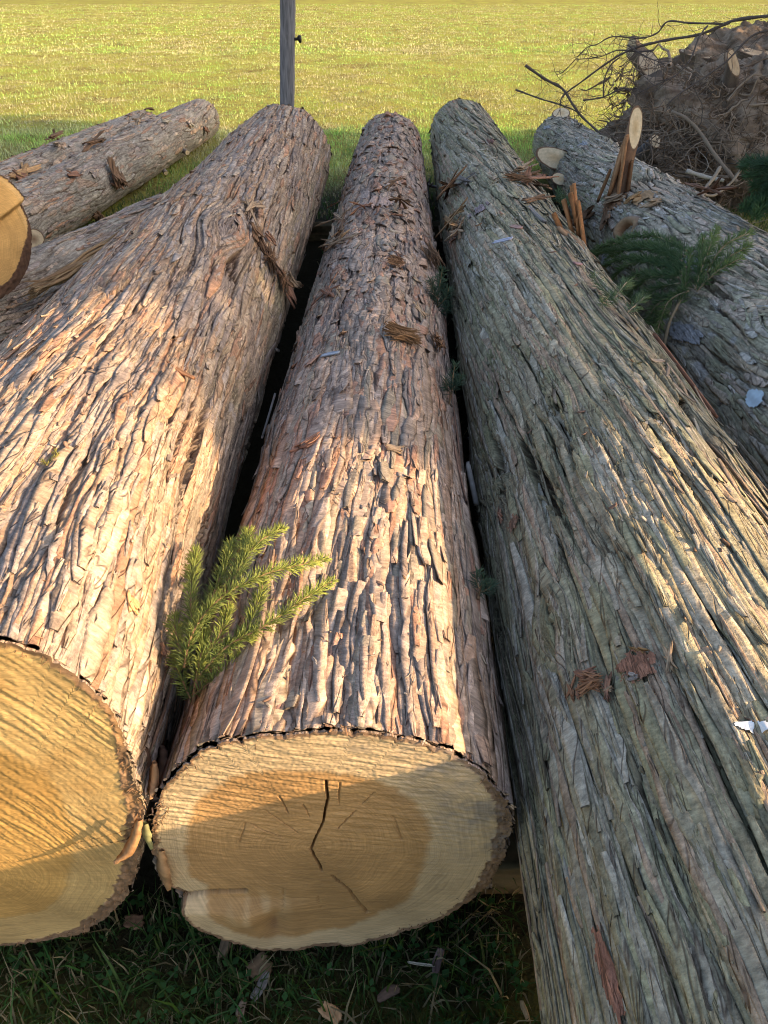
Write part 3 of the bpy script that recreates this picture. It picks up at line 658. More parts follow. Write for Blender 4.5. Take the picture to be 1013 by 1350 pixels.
n = 40000; gb.add(*blades(rs, np.where(rs.rand(n) < .5, rs.uniform(-6, -1.0, n), rs.uniform(.9, 6, n)), rs.uniform(-1.0, 1.6, n), .06, .006, 1.0, True, near_col))
n = 60000; gb.add(*blades(rs, rs.uniform(-7, 6.5, n), rs.uniform(1.3, 5.5, n), .06, .006, 1.0, True, near_col))
def mixed(rs, x, y, n):
    a = near_col(rs, x, y, n); b = far_col(rs, x, y, n); t = sstep(6.5, 9.5, y + .8 * perlin(x, y, 0, 9))[:, None]; return a * (1 - t) + b * t
n = 90000; gb.add(*blades(rs, rs.uniform(-8, 8, n), rs.uniform(5.2, 10.5, n), .055, .008, 1.0, True, mixed))
n = 140000; yy = 10 + 12 * rs.rand(n) ** 1.1; gb.add(*blades(rs, rs.uniform(-1, 1, n) * (yy * .72 + 2), yy, .038, .012, 1.0, False, far_col))
n = 130000; yy = 20 + 26 * rs.rand(n) ** 1.1; gb.add(*blades(rs, rs.uniform(-1, 1, n) * (yy * .72 + 2), yy, .042, .03, 1.0, False, far_col))
# clover leaves among the near grass
n = 420; x = rs.uniform(-1.3, .45, n); y = rs.uniform(.3, .95, n); k = ~inside_logs(x, y); x, y = x[k], y[k]
for xx, yy in zip(x, y):
    h = .012 + .025 * rs.rand(); r = .006 + .006 * rs.rand(); a0 = rs.rand() * 6; b = np.array([xx, yy, gz(xx, yy) + h])
    for q in range(3):
        a = a0 + q * 2.09; d = np.array([math.cos(a), math.sin(a), .1]); e = np.array([-math.sin(a), math.cos(a), 0])
        gb.add([b, b + d * r - e * r * .7, b + d * r * 1.9 + [0, 0, .003], b + d * r + e * r * .7], [[0, 1, 2, 3]], None, np.array([.06, .15, .04]) * (.7 + .6 * rs.rand()))
go = gb.build("grass", M_GRASS, None, False); tag(go, kind="stuff")

# ------------------------------------------------------------------ small pieces
def frame(n, along):
    n = np.array(n, float); n /= np.linalg.norm(n); a = np.array(along, float); a = a - n * (a @ n); a /= np.linalg.norm(a)
    return a, np.cross(n, a), n

def chip_geo(L_, W_, T_, seed, curl=0.0, jag=.25, col=(.28, .15, .08), twist=0.0, taper=.3, nl=14, nw=7):
    rs = RS(seed); u = np.linspace(-.5, .5, nl); v = np.linspace(-.5, .5, nw)
    j0 = 1 - jag * rs.rand(nw); j1 = 1 - jag * rs.rand(nw)
    U, Vv = np.meshgrid(u, v, indexing="ij")
    X = np.where(U < 0, U * j0[None], U * j1[None]) * L_
    wv = 1 - taper * (2 * np.abs(U)) ** 2 + .12 * (rs.rand(nl)[:, None] - .5)
    Y = Vv * W_ * wv + .08 * W_ * np.sin(U * 5 + seed)
    Z = curl * (U * 2) ** 2 * L_ * .25 + .35 * W_ * (Vv * 2) ** 2 * (.3 if curl >= 0 else -.3) + twist * U * Vv * W_ + T_ * .35 * (rs.rand(nw)[None] - .5)
    top = np.stack([X, Y, Z + T_ / 2 * (1 - .5 * (2 * np.abs(Vv)) ** 4)], -1).reshape(-1, 3); bot = np.stack([X, Y, Z - T_ / 2], -1).reshape(-1, 3)
    V = np.concatenate([top, bot]); m = nl * nw; q = grid_faces(nl, nw)
    Q = [q[:, ::-1], q + m]
    e = []
    for i in range(nl - 1):
        for j in (0, nw - 1): a, b = i * nw + j, (i + 1) * nw + j; e.append((a, b, b + m, a + m) if j else (b, a, a + m, b + m))
    for j in range(nw - 1):
        for i in (0, nl - 1): a, b = i * nw + j, i * nw + j + 1; e.append((a, b, b + m, a + m) if not i else (b, a, a + m, b + m))
    c = np.array(col, np.float32)[None] * (.65 + .7 * np.tile(rs.rand(nw), nl))[:, None] * (.85 + .3 * rs.rand(m))[:, None]
    return V, np.concatenate(Q + [np.array(e)]), np.concatenate([c, c * .8])

def orient(V, pos, a, b, n):
    return np.asarray(pos)[None] + V[:, :1] * a[None] + V[:, 1:2] * b[None] + V[:, 2:] * n[None]

def chip(name, label, cat, pos, n, along, L_, W_, T_, seed, tilt=0.0, par=None, mat=None, sink=.3, group=None, **kw):
    a, b, n = frame(n, along)
    if tilt:
        a2 = a * math.cos(tilt) + n * math.sin(tilt); n = n * math.cos(tilt) - a * math.sin(tilt); pos = np.asarray(pos) + a2 * L_ * .42; a = a2
    V, q, c = chip_geo(L_, W_, T_, seed, **kw); mb = MB()
    V = orient(V, np.zeros(3), a, b, n)
    if par is not None:
        rs = RS(seed + 5)
        for i in range(5):
            an = .35 * rs.randn(); a1 = a * math.cos(an) + b * math.sin(an); a1, b1, n1 = frame(n + .12 * rs.randn(3), a1); k2 = dict(kw); k2["curl"] = kw.get("curl", 0) * .5 * rs.randn(); k2["jag"] = .5
            V, q, c = chip_geo(L_ * rs.uniform(.45, 1.05), W_ * rs.uniform(.3, .75), T_ * .5, seed * 7 + i, **k2)
            mb.add(orient(V, np.asarray(pos) + b * W_ * rs.uniform(-.45, .45) + a * L_ * rs.uniform(-.2, .2) + n * T_ * rs.uniform(-.6, .6), a1, b1, n1), q, None, c * rs.uniform(.7, 1.2))
        return mb.build(name, mat or M_WOOD_EDGE, par)
    mb.add(V, q, None, c); o = mb.build(name, mat or M_WOOD_EDGE); o.location = np.asarray(pos) + n * T_ * (.5 - sink)
    return tag(o, label, cat, group)

def pxdir(lg, p0, p1):
    """two photo pixels on a log -> (middle point, normal, direction, length)"""
    a, n0, *_ = hit(lg, *p0); b, n1, *_ = hit(lg, *p1)
    return (a + b) / 2, (n0 + n1), b - a, float(np.linalg.norm(b - a))

def pchip(name, label, lg, p0, p1, W_, T_, seed, attached=False, lift=.006, cat=None, **kw):
    m, n, d, l = pxdir(lg, p0, p1); th = math.atan2(n[0], n[2]); q = spot(lg, th, m[1])[0]; n = n / np.linalg.norm(n)
    return chip(name, label, cat or "wood chip", q + n * lift, n, d, l, W_, T_, seed, par=lg.obj if attached else None, **kw)

def patch(lg, px, py, du, dv, mat, name, off=.003, seed=1, col=(.4, .3, .2), rot=0.0, ragged=.5, smooth=.5):
    """ragged piece of surface laid on the bark of a log (paint, bared inner bark)"""
    p, n, th, y = hit(lg, px, py); j0 = int(np.argmin(np.abs(lg.th - th))); R = lg.R0
    ii = np.where(np.abs(lg.ys - y) < dv * 1.3)[0]; jj = np.where(np.abs(lg.th - th) * R < du * 1.3)[0]
    if len(ii) < 2 or len(jj) < 2: return None
    V = lg.V[np.ix_(ii, jj)].astype(float); U = (lg.th[jj][None] - th) * R + 0 * lg.ys[ii][:, None]; S = (lg.ys[ii] - y)[:, None] + 0 * U
    u = U * math.cos(rot) + S * math.sin(rot); v = S * math.cos(rot) - U * math.sin(rot)
    d = np.sqrt((u / du) ** 2 + (v / dv) ** 2) + ragged * (.55 * perlin(u / du * 2.2, v / dv * 2.2, 0, seed) + .4 * perlin(u / du * 6, v / dv * 4, 0, seed + 1))
    nn = np.stack([np.sin(lg.th[jj]), 0 * jj, np.cos(lg.th[jj])], -1)[None]
    for _ in range(4):
        W = V.copy(); W[1:-1] = .25 * V[:-2] + .5 * V[1:-1] + .25 * V[2:]; V = W.copy(); V[:, 1:-1] = .25 * W[:, :-2] + .5 * W[:, 1:-1] + .25 * W[:, 2:]
    V = V + nn * off
    q = grid_faces(len(ii), len(jj)); keep = (d.reshape(-1)[q] < 1).all(1); q = q[keep]
    if not len(q): return None
    used, inv = np.unique(q, return_inverse=True)
    c = np.array(col)[None] * (.85 + .3 * perlin(u.reshape(-1) * 200, v.reshape(-1) * 25, 0, seed + 2))[:, None]
    return mesh_np(name, V.reshape(-1, 3)[used], [inv.reshape(q.shape)], c[used], np.stack([U, S], -1).reshape(-1, 2)[used], mat, lg.obj)

def fibres(mb, pos, a, b, n, L_, W_, k, seed, col=(.24, .13, .07), rad=.0022, lift=.02, curl=.3):
    rs = RS(seed)
    for i in range(k):
        o = np.asarray(pos) + b * W_ * (rs.rand() - .5) + n * lift * rs.rand(); l = L_ * (.5 + .6 * rs.rand()); ang = .35 * rs.randn()
        d = a * math.cos(ang) + b * math.sin(ang); t = np.linspace(-.5, .5, 6)[:, None]
        P = o + d * l * t + n * (curl * l * (t ** 2) * rs.randn() * .8 + .01 * rs.rand() ) + b * (.25 * l * t ** 2 * rs.randn())
        w = rad * (.5 + 1.0 * rs.rand())
        mb.tube(P, np.array([.5, 1, 1, 1, .8, .2]) * w, 5, np.array(col) * (.55 + .9 * rs.rand()), False)

BR, RED, TAN, ORG, GRY, PALE = (.20, .115, .065), (.29, .15, .095), (.40, .28, .18), (.42, .25, .12), (.27, .235, .21), (.58, .45, .30)

# torn bark on the middle log
patch(log2, 500, 268, .075, .10, M_WOOD_EDGE, "bare_patch", .009, 3, (.52, .36, .29), ragged=.7)
k = 0
for (p0, p1, w_, c, tl) in (((462, 262), (440, 262), .03, BR, 0), ((468, 288), (428, 292), .022, TAN, 0), ((445, 300), (436, 335), .02, TAN, 0), ((455, 292), (448, 318), .018, BR, 0), ((470, 318), (430, 332), .016, TAN, 0), ((520, 255), (522, 285), .02, BR, .3), ((478, 262), (484, 285), .014, RED, .2), ((512, 285), (535, 290), .014, RED, 0), ((495, 252), (520, 250), .016, BR, .4)):
    pchip("torn_bark", None, log2, p0, p1, w_, .006, 11 + k, True, .012, tilt=tl, col=c, curl=.3, jag=.4); k += 1
for (p0, p1, w_, c) in (((428, 378), (437, 392), .02, RED), ((440, 376), (452, 392), .016, TAN), ((436, 380), (438, 395), .02, RED), ((385, 598), (405, 590), .02, RED), ((400, 600), (425, 582), .02, RED), ((505, 595), (530, 600), .02, TAN), ((520, 330), (530, 345), .016, RED), ((540, 365), (556, 380), .02, TAN), ((545, 400), (560, 420), .018, TAN)):
    pchip("torn_bark", None, log2, p0, p1, w_, .005, 31 + k, True, .008, col=c, curl=.4, jag=.4); k += 1
def fibre_clump(lg, px, py, L_, W_, k, seed, name="bark_fibres", along=(1, 0, 0), **kw):
    p, n, th, y = hit(lg, px, py); a, b, n = frame(n, along); mb = MB(); fibres(mb, p + n * .008, a, b, n, L_, W_, k, seed, **kw)
    return mb.build(name, M_FIBRE, lg.obj)
fibre_clump(log2, 528, 450, .13, .055, 110, 5, along=(1, .15, 0), col=(.20, .115, .06))
fibre_clump(log2, 572, 455, .07, .05, 60, 6, along=(.3, 1, 0), col=(.22, .12, .065))
fibre_clump(log2, 562, 345, .12, .09, 60, 7, along=(.8, -1, 0), col=(.17, .10, .06), lift=.04)
fibre_clump(log2, 520, 352, .08, .05, 30, 8, along=(1, -.3, 0))
# torn flap on the thickest log
k = 60
for (p0, p1, w_, c, tl) in (((328, 298), (345, 330), .05, BR, 0), ((338, 312), (358, 350), .05, (.12, .065, .04), 0), ((352, 340), (368, 375), .05, BR, .15), ((362, 360), (374, 392), .045, RED, .1), ((350, 330), (356, 360), .03, (.12, .065, .04), .3), ((365, 355), (378, 380), .03, TAN, .2), ((340, 300), (352, 318), .03, RED, .1)):
    pchip("torn_bark", None, log1, p0, p1, w_, .010, k, True, .016, tilt=tl, col=c, curl=.3, jag=.5); k += 1
fibre_clump(log1, 352, 345, .16, .05, 50, 9, along=(.1, -1, -.2), col=(.16, .09, .05))
fibre_clump(log1, 366, 372, .12, .05, 40, 10, along=(.1, -1, -.2), col=(.2, .11, .06))
for (p0, p1, w_, c) in (((195, 300), (165, 318), .03, TAN), ((60, 385), (25, 405), .03, BR), ((180, 830), (183, 860), .02, ORG), ((95, 830), (103, 855), .02, ORG), ((150, 865), (158, 885), .02, RED), ((340, 268), (318, 285), .03, TAN)):
    pchip("torn_bark", None, log1, p0, p1, w_, .005, k, True, .006, col=c, curl=.2, jag=.4); k += 1
# strips hanging in the gap between the two sawn ends
def hang(name, par, pts, Y, W_, col, seed):
    P = np.array([at(x, y, Y=Y + d) for (x, y, d) in pts]); t = np.linspace(0, 1, 14); s0 = np.linspace(0, 1, len(P))
    P = np.stack([np.interp(t, s0, P[:, i]) for i in range(3)], -1); rs = RS(seed); mb = MB()
    w_ = W_ * (.35 + .65 * np.sin(np.pi * np.clip(t * .9 + .08, 0, 1))) * (.8 + .4 * rs.rand(14)); sd = np.array([.9, -.35, .1])
    A = P - sd * w_[:, None] / 2; B = P + sd * w_[:, None] / 2; m = P + np.array([0, -.006, .003])
    V = np.stack([A, m, B, m + np.array([0, .008, 0])], 1).reshape(-1, 3)
    mb.add(V, grid_faces(14, 4, True), None, np.array(col)[None] * (.7 + .6 * rs.rand(56))[:, None])
    return mb.build(name, M_WOOD_EDGE, par)
hang("bark_strip", log1.obj, [(184, 1080, 0), (178, 1105, -.01), (168, 1125, -.02), (153, 1137, -.03)], .72, .026, (.38, .21, .10), 1)
hang("bark_strip", log1.obj, [(204, 1005, .03), (203, 1030, .02), (199, 1052, .0)], .74, .022, (.45, .25, .13), 2)
hang("bark_strip", log2.obj, [(192, 1085, 0), (194, 1105, -.005), (200, 1118, 0)], .73, .020, (.27, .27, .13), 3)
hang("bark_strip", log1.obj, [(190, 985, .05), (192, 1020, .04), (190, 1060, .02)], .75, .03, (.13, .07, .045), 4)
hang("bark_strip", log2.obj, [(215, 985, .08), (214, 1020, .05), (207, 1060, .02)], .75, .03, (.13, .075, .05), 5)
hang("bark_strip", log2.obj, [(212, 1120, 0), (216, 1150, -.01), (222, 1172, -.01)], .735, .03, (.34, .2, .1), 6)
# ragged rim of bark fibres round the cut ends
def fringe(lg, k, seed, lo, hi, col):
    rs = RS(seed); mb = MB(); i = 0
    for q in range(k):
        j = int(np.argmin(np.abs(lg.th - rs.uniform(lo, hi)))); p = lg.V[0, j].astype(float); n = np.array([math.sin(lg.th[j]), 0, math.cos(lg.th[j])])
        t = np.array([n[2], 0, -n[0]]); p = p - n * (.002 + .012 * rs.rand()) + np.array([0, .004, 0]); d = np.array([0, -1, 0]) * rs.uniform(.4, 1) + t * .7 * rs.randn() + n * .5 * rs.randn(); d /= np.linalg.norm(d)
        l = .004 + .012 * rs.rand() ** 2
        mb.tube(np.array([p, p + d * l * .6, p + d * l + n * .3 * l * rs.randn()]), np.array([1, .7, .15]) * (.0005 + .0007 * rs.rand()), 4, np.array(col) * (.5 + .9 * rs.rand()), False)
    return tag(mb.build("bark_fringe", M_FIBRE, lg.obj), kind="stuff")
fringe(log1, 500, 1, -.6, 2.9, (.26, .15, .08)); fringe(log2, 500, 2, -3.1, 3.1, (.27, .17, .10))

# green ridged log: torn bark, chips, splintered branch
patch(log3, 645, 188, .05, .07, M_FIBRE, "bare_patch", .009, 4, (.26, .13, .10))
patch(log3, 632, 277, .07, .08, M_BARK, "bare_patch", .008, 5, (.36, .27, .27))
patch(log3, 842, 878, .035, .03, M_BARK, "bare_patch", .009, 6, (.34, .17, .11), ragged=.8)
patch(log3, 682, 690, .02, .03, M_BARK, "bare_patch", .008, 7, (.34, .19, .12), ragged=.8)
patch(log3, 812, 1285, .012, .06, M_BARK, "bare_patch", .008, 8, (.42, .19, .12), ragged=.5, rot=.1)
k = 100
for (p0, p1, w_, c, tl) in (((590, 235), (606, 250), .05, BR, .2), ((598, 240), (600, 255), .04, (.12, .065, .04), .3), ((604, 236), (622, 240), .03, GRY, 0), ((585, 240), (575, 246), .03, GRY, .1), ((586, 292), (606, 290), .035, ORG, .1), ((606, 285), (612, 310), .03, TAN, .2), ((600, 300), (602, 318), .02, RED, .1), ((612, 295), (606, 325), .02, TAN, 0),
    ((655, 240), (700, 238), .05, BR, .05), ((665, 248), (705, 244), .05, RED, .1), ((690, 235), (710, 248), .05, BR, .2), ((660, 236), (690, 230), .03, TAN, .2), ((672, 272), (710, 268), .03, BR, .1)):
    pchip("torn_bark", None, log3, p0, p1, w_, .009, k, True, .014, tilt=tl, col=c, curl=.3, jag=.5); k += 1
for (p0, p1, w_, c) in (((762, 890), (790, 893), .016, RED), ((775, 912), (800, 905), .012, (.34, .17, .09)), ((790, 900), (812, 912), .008, TAN), ((766, 905), (768, 925), .008, RED), ((800, 895), (806, 930), .008, RED), ((772, 920), (782, 905), .006, TAN), ((758, 900), (762, 930), .008, (.3, .15, .08)), ((825, 858), (860, 862), .008, (.3, .17, .07)), ((832, 900), (842, 895), .014, GRY), ((878, 850), (890, 890), .010, TAN), ((660, 668), (662, 690), .01, RED)):
    pchip("torn_bark", None, log3, p0, p1, w_, .005, k, True, .008, col=c, curl=.3, jag=.4); k += 1
fibre_clump(log3, 785, 903, .05, .03, 26, 15, along=(1, -.3, 0), col=(.3, .16, .09), rad=.0016, lift=.01)
fibre_clump(log3, 604, 305, .10, .04, 26, 16, along=(.1, -1, 0), col=(.3, .17, .09))
fibre_clump(log3, 684, 240, .16, .06, 40, 17, along=(1, -.2, 0), col=(.2, .11, .06))
# upright splinters on its far flank
def spikes(name, par, base, tips, W_, col, seed):
    mb = MB(); rs = RS(seed)
    for (b, t, w_) in zip(base, tips, W_):
        b = np.array(b); t = np.array(t); L_ = np.linalg.norm(t - b); a = (t - b) / L_; s, q, n = frame(np.cross(a, [0, 1, .3]), a)
        V, qd, c = chip_geo(L_, w_, .016, seed + int(100 * w_ * rs.rand()), 0, .35, col, .2, .55)
        mb.add(orient(V, (b + t) / 2, s, q, n), qd, None, c * (.7 + .6 * rs.rand()))
    return mb.build(name, M_WOOD_EDGE, par)
Yq = hit(log3, 768, 320)[0][1]
spikes("splintered_branch", log3.obj, [at(765, 320, Y=Yq), at(758, 318, Y=Yq + .02), at(772, 330, Y=Yq - .03), at(742, 305, Y=Yq), at(762, 300, Y=Yq)], [at(756, 236, Y=Yq + .05), at(743, 258, Y=Yq + .05), at(762, 262, Y=Yq), at(729, 278, Y=Yq + .02), at(752, 250, Y=Yq + .02)], [.07, .06, .05, .04, .05], (.30, .14, .06), 5)
spikes("splintered_branch", log3.obj, [at(722, 298, Y=Yq + .05), at(740, 312, Y=Yq - .05), at(735, 300, Y=Yq - .08), at(748, 310, Y=Yq - .1)], [at(775, 340, Y=Yq - .2), at(790, 350, Y=Yq - .3), at(770, 328, Y=Yq - .15), at(776, 340, Y=Yq - .3)], [.05, .05, .05, .04], (.36, .22, .13), 9)

# loose chips: things of their own
pchip("bark_chip", "short reddish brown bark chip standing up on the thickest log", log1, (196, 482), (224, 512), .02, .006, 201, col=(.34, .17, .09), curl=.2, tilt=.25, lift=-.004)
pchip("wood_chip", "pale lilac flat chip lying on the green ridged log below the torn bark", log3, (652, 322), (676, 316), .03, .006, 202, col=(.48, .48, .58), curl=.1, jag=.1)
pchip("splinter", "long thin grey splinter lying across the green ridged log beside the splintered branch", log3, (668, 308), (722, 304), .018, .008, 203, col=(.27, .25, .19), cat="splinter")
pchip("splinter", "pinkish short splinter just above the pale lilac chip", log3, (672, 299), (690, 301), .022, .006, 204, col=(.40, .24, .20), cat="splinter")
pchip("splinter", "grey stick leaning over the green ridged log beside the brown torn bark mat", log3, (694, 272), (720, 294), .02, .012, 205, col=(.25, .22, .2), cat="splinter")
pchip("wood_chip", "small pink chip on the crest of the green ridged log", log3, (756, 348), (768, 350), .018, .006, 206, col=(.42, .25, .24))
pchip("wood_chip", "curled pale brown chip above the big green frond on the green ridged log", log3, (850, 478), (870, 484), .012, .004, 207, col=(.48, .36, .27), curl=.5)
pchip("bark_chip", "light grey flat chip lying in the middle of the green ridged log", log3, (846, 558), (872, 556), .012, .004, 208, col=(.40, .36, .31))
pchip("splinter", "thin dark stick lying along the right flank of the green ridged log", log3, (855, 440), (942, 552), .014, .010, 209, col=(.26, .12, .07), cat="splinter", nl=24)
pchip("wood_chip", "bluish grey leaf shaped chip on the shaded part of the middle log", log2, (424, 474), (450, 468), .018, .005, 210, col=(.36, .40, .46))
pchip("wood_chip", "tiny cream chip at the edge of the dark gap beside the thickest log", log1, (356, 460), (368, 463), .014, .006, 211, col=(.42, .39, .35), lift=.012)
pchip("splinter", "grey strip of bark leaning into the gap on the left flank of the middle log", log2, (348, 578), (372, 520), .016, .006, 212, col=(.30, .27, .25), cat="splinter", lift=.012)
pchip("splinter", "pale grey stick wedged in the gap right of the middle log", log2, (606, 610), (622, 668), .014, .012, 213, col=(.36, .33, .30), cat="splinter", lift=.02)
pchip("splinter", "reddish sliver lying low on the left edge of the green ridged log", log3, (698, 1105), (722, 1345), .010, .006, 214, col=(.40, .2, .14), cat="splinter", nl=26, lift=.006)
pchip("splinter", "tan splinter sticking out of the gap between the middle and green ridged logs", log3, (556, 300), (578, 318), .03, .010, 215, col=(.34, .22, .13), cat="splinter", lift=.02)

# fine litter strewn over the logs
mb = MB(); rs = RS(77)
for lg, k in ((log1, 160), (log2, 330), (log3, 300), (log4, 160)):
    for q in range(k):
        y = lg.y0 + (lg.y1 - lg.y0) * rs.rand() ** 1.6; th = rs.randn() * .6; p, n, *_ = spot(lg, th, y); az = rs.rand() * 6.28
        a, b, n = frame(n + .35 * rs.randn(3), (math.cos(az), math.sin(az), 0)); s = (.003 + .008 * rs.rand() ** 2) * (1 + .35 * y)
        V, qd, c = chip_geo(s * (1 + 1.8 * rs.rand()), s * .5, s * .15, rs.randint(9999), .3 * rs.rand(), .4, [BR, (.27, .16, .11), (.36, .27, .2), GRY, (.34, .28, .22), (.46, .37, .27)][rs.randint(6)], nl=4, nw=3)
        mb.add(orient(V, p + n * .004, a, b, n), qd, None, c)
tag(mb.build("bark_litter", M_WOOD_EDGE), kind="stuff")

# paint marks
patch(log3, 996, 964, .026, .010, M_PAINT_W, "paint_mark", .006, 21, ragged=.15, rot=-.25)
patch(log4, 1000, 527, .03, .05, M_PAINT_B, "paint_mark", .008, 22, ragged=.4)
for (x, y, du, dv, s_) in ((905, 440, .04, .16, 1), (918, 345, .04, .22, 2), (722, 168, .05, .16, 3), (768, 190, .05, .10, 4), (800, 340, .05, .1, 5)):
    patch(log4, x, y, du, dv, M_BARK, "bare_patch", .008, 40 + s_, (.42, .41, .42), ragged=.9, rot=.25)
patch(log4, 812, 265, .10, .14, M_WOOD_EDGE, "bare_patch", .009, 50, (.32, .17, .09), ragged=.9)
patch(log4, 850, 263, .08, .10, M_WOOD_EDGE, "bare_patch", .012, 51, (.44, .27, .14), ragged=1.0)

# branch stubs with pale sawn faces
def stub(par, p0, p1, r, nrm=None, name="branch_stub", col=(.22, .19, .17), cutc=(.66, .52, .33), corec=(.55, .38, .2), seed=0, rx=1.0, ft=None):
    p0 = np.array(p0, float); p1 = np.array(p1, float); d = p1 - p0; L_ = np.linalg.norm(d); d /= L_
    n = d if nrm is None else np.array(nrm, float) / np.linalg.norm(nrm)
    mb = MB(); rs = RS(seed); k = 22
    u = np.cross(d, [0, 0, 1.0]); u /= np.linalg.norm(u); w_ = np.cross(d, u); a = np.arange(k) * 2 * math.pi / k
    lump = 1 + .07 * np.sin(a * 2 + seed) + .04 * np.sin(a * 3 + 2 * seed) + .012 * rs.randn(k)
    ring = (np.cos(a) * lump)[:, None] * u * rx + (np.sin(a) * lump)[:, None] * w_
    rows = []
    for t, s in ((0, 1.35), (.35, 1.1), (.7, 1.0), (1, 1.0)):
        P = p0 + d * L_ * t + ring * r * s
        if t == 1: P = P - d[None] * (((P - p1) @ n) / (d @ n))[:, None]     # sheared to the cut plane
        rows.append(P)
    mb.add(np.concatenate(rows), grid_faces(4, k, True), None, np.array(col)[None] * (.7 + .6 * rs.rand(4 * k))[:, None])
    o = mb.build(name, M_BARK if False else M_TWIG, par)
    cut = MB(); cen = rows[-1].mean(0); V = [cen + n * .002]; c = [np.array(corec)]
    corec = np.array(cutc) * .4 + np.array(corec) * .6
    for s, cc in ((.3, corec), (.6, cutc), (.88, cutc), (.91, (.2, .12, .07)), (1.0, (.16, .1, .07))):
        V += list(cen + (rows[-1] - cen) * s + n * .002 * (s < 1)); c += [np.array(cc)] * k
    q = np.concatenate([grid_faces(2, k, True) + 1 + i * k for i in range(4)])
    tri = [(0, 1 + (j + 1) % k, 1 + j) for j in range(k)]
    cut.add(V, q, tri, np.array(c)); cut.build("cut_face", M_WOOD_EDGE, o)
    return o
def on4(px, py): return hit(log4, px, py)
p, n, th, y = on4(738, 211); stub(log4.obj, p - n * .05, p + n * .03 + np.array([0, -.02, 0]), .085, (-.25, -.75, .6), seed=1, rx=1.3)
p, n, th, y = on4(740, 243); stub(log4.obj, p - n * .04 + np.array([-.02, 0, -.02]), p + np.array([-.02, -.06, .05]), .05, (-.1, -.7, .7), seed=2, rx=1.2)
p, n, th, y = on4(740, 152); stub(log4.obj, p - n * .06, p + n * .02, .085, (-.1, -.2, 1), seed=3, rx=1.5)
# tall broken stub with torn brown face
p, n, th, y = on4(812, 262); top = at(838, 168, Y=p[1] + .02)
st_ = stub(log4.obj, p - np.array([0, 0, .05]), top, .042, (.35, -.85, .35), "broken_stub", (.22, .13, .08), seed=4)
spikes("torn_wood", st_, [p + np.array([-.05, -.03, 0]), p + np.array([.0, -.06, 0]), p + np.array([.05, -.05, -.02]), p + np.array([-.1, -.02, -.02])], [at(829, 175, Y=p[1] - .03), at(826, 178, Y=p[1] - .05), at(834, 210, Y=p[1] - .05), at(806, 222, Y=p[1] - .02)], [.055, .045, .04, .025], (.30, .155, .075), 31)
k = 0
for (a, b, w_, c) in (((800, 262), (775, 290), .09, BR), ((838, 255), (812, 268), .07, TAN), ((862, 255), (840, 268), .07, ORG), ((812, 270), (800, 300), .06, BR), ((880, 262), (858, 275), .05, TAN), ((905, 245), (925, 262), .05, RED)):
    pchip("torn_bark", None, log4, a, b, w_, .012, 300 + k, True, .02, tilt=.15, col=c, curl=.4, jag=.5); k += 1
# knot hole: a raised ring with a hollow
p, n, th, y = on4(828, 305); a, b, n = frame(n + np.array([-.2, -.6, 0]), (1, 0, 0)); mb = MB(); K = 20; ang = np.arange(K) * 2 * math.pi / K; rows = []; cc = []
for (r, z, c) in ((.085, -.02, (.24, .19, .16)), (.065, .022, (.28, .19, .12)), (.050, .026, (.42, .27, .15)), (.034, .0, (.30, .16, .08)), (.02, -.03, (.16, .085, .05)), (.002, -.04, (.12, .07, .04))):
    rows.append(p + n * z + (np.cos(ang) * r * (1 + .1 * np.sin(ang * 3)))[:, None] * a + (np.sin(ang) * r)[:, None] * b); cc += [c] * K
mb.add(np.concatenate(rows), grid_faces(6, K, True), None, np.array(cc)); mb.build("knot", M_WOOD_EDGE, log4.obj)
# stub on the grey log at the left and its torn bark
p, n, th, y = hit(logB, 38, 315); stub(logB.obj, p - np.array([0, 0, .02]), at(45, 315, Y=p[1] - .16), .058, (.25, -.95, .2), corec=(.24, .14, .08), seed=6)
for (x0, y0, x1, y1, lg, w_, c) in ((140, 205, 150, 240, logB, .12, BR), (132, 235, 152, 240, logB, .08, RED), (148, 215, 153, 240, logB, .05, (.12, .065, .04)), (118, 265, 128, 290, logB, .07, BR), (165, 158, 185, 162, logB, .05, TAN), (208, 160, 220, 164, logB, .04, PALE), (244, 160, 250, 168, logB, .05, PALE), (262, 158, 270, 172, logB, .05, RED), (90, 205, 125, 195, logB, .06, BR), (78, 232, 98, 234, logB, .05, RED), (0, 228, 30, 240, logA, .10, RED), (0, 240, 30, 225, logA, .08, ORG), (65, 185, 74, 200, logA, .06, TAN), (66, 190, 72, 178, logA, .05, BR), (200, 136, 212, 142, logA, .05, BR)):
    pchip("torn_bark", None, lg, (x0, y0), (x1, y1), w_, .014, 400 + x0 + y0, True, .02, tilt=.12, col=c, curl=.4, jag=.5)
p, n, th, y = hit(logB, 215, 225); stub(logB.obj, p - n * .05, at(219, 228, Y=p[1] - .1), .022, None, seed=8)
p, n, th, y = hit(logB, 243, 199); stub(logB.obj, p - n * .05, at(247, 201, Y=p[1] - .1), .025, None, seed=9)

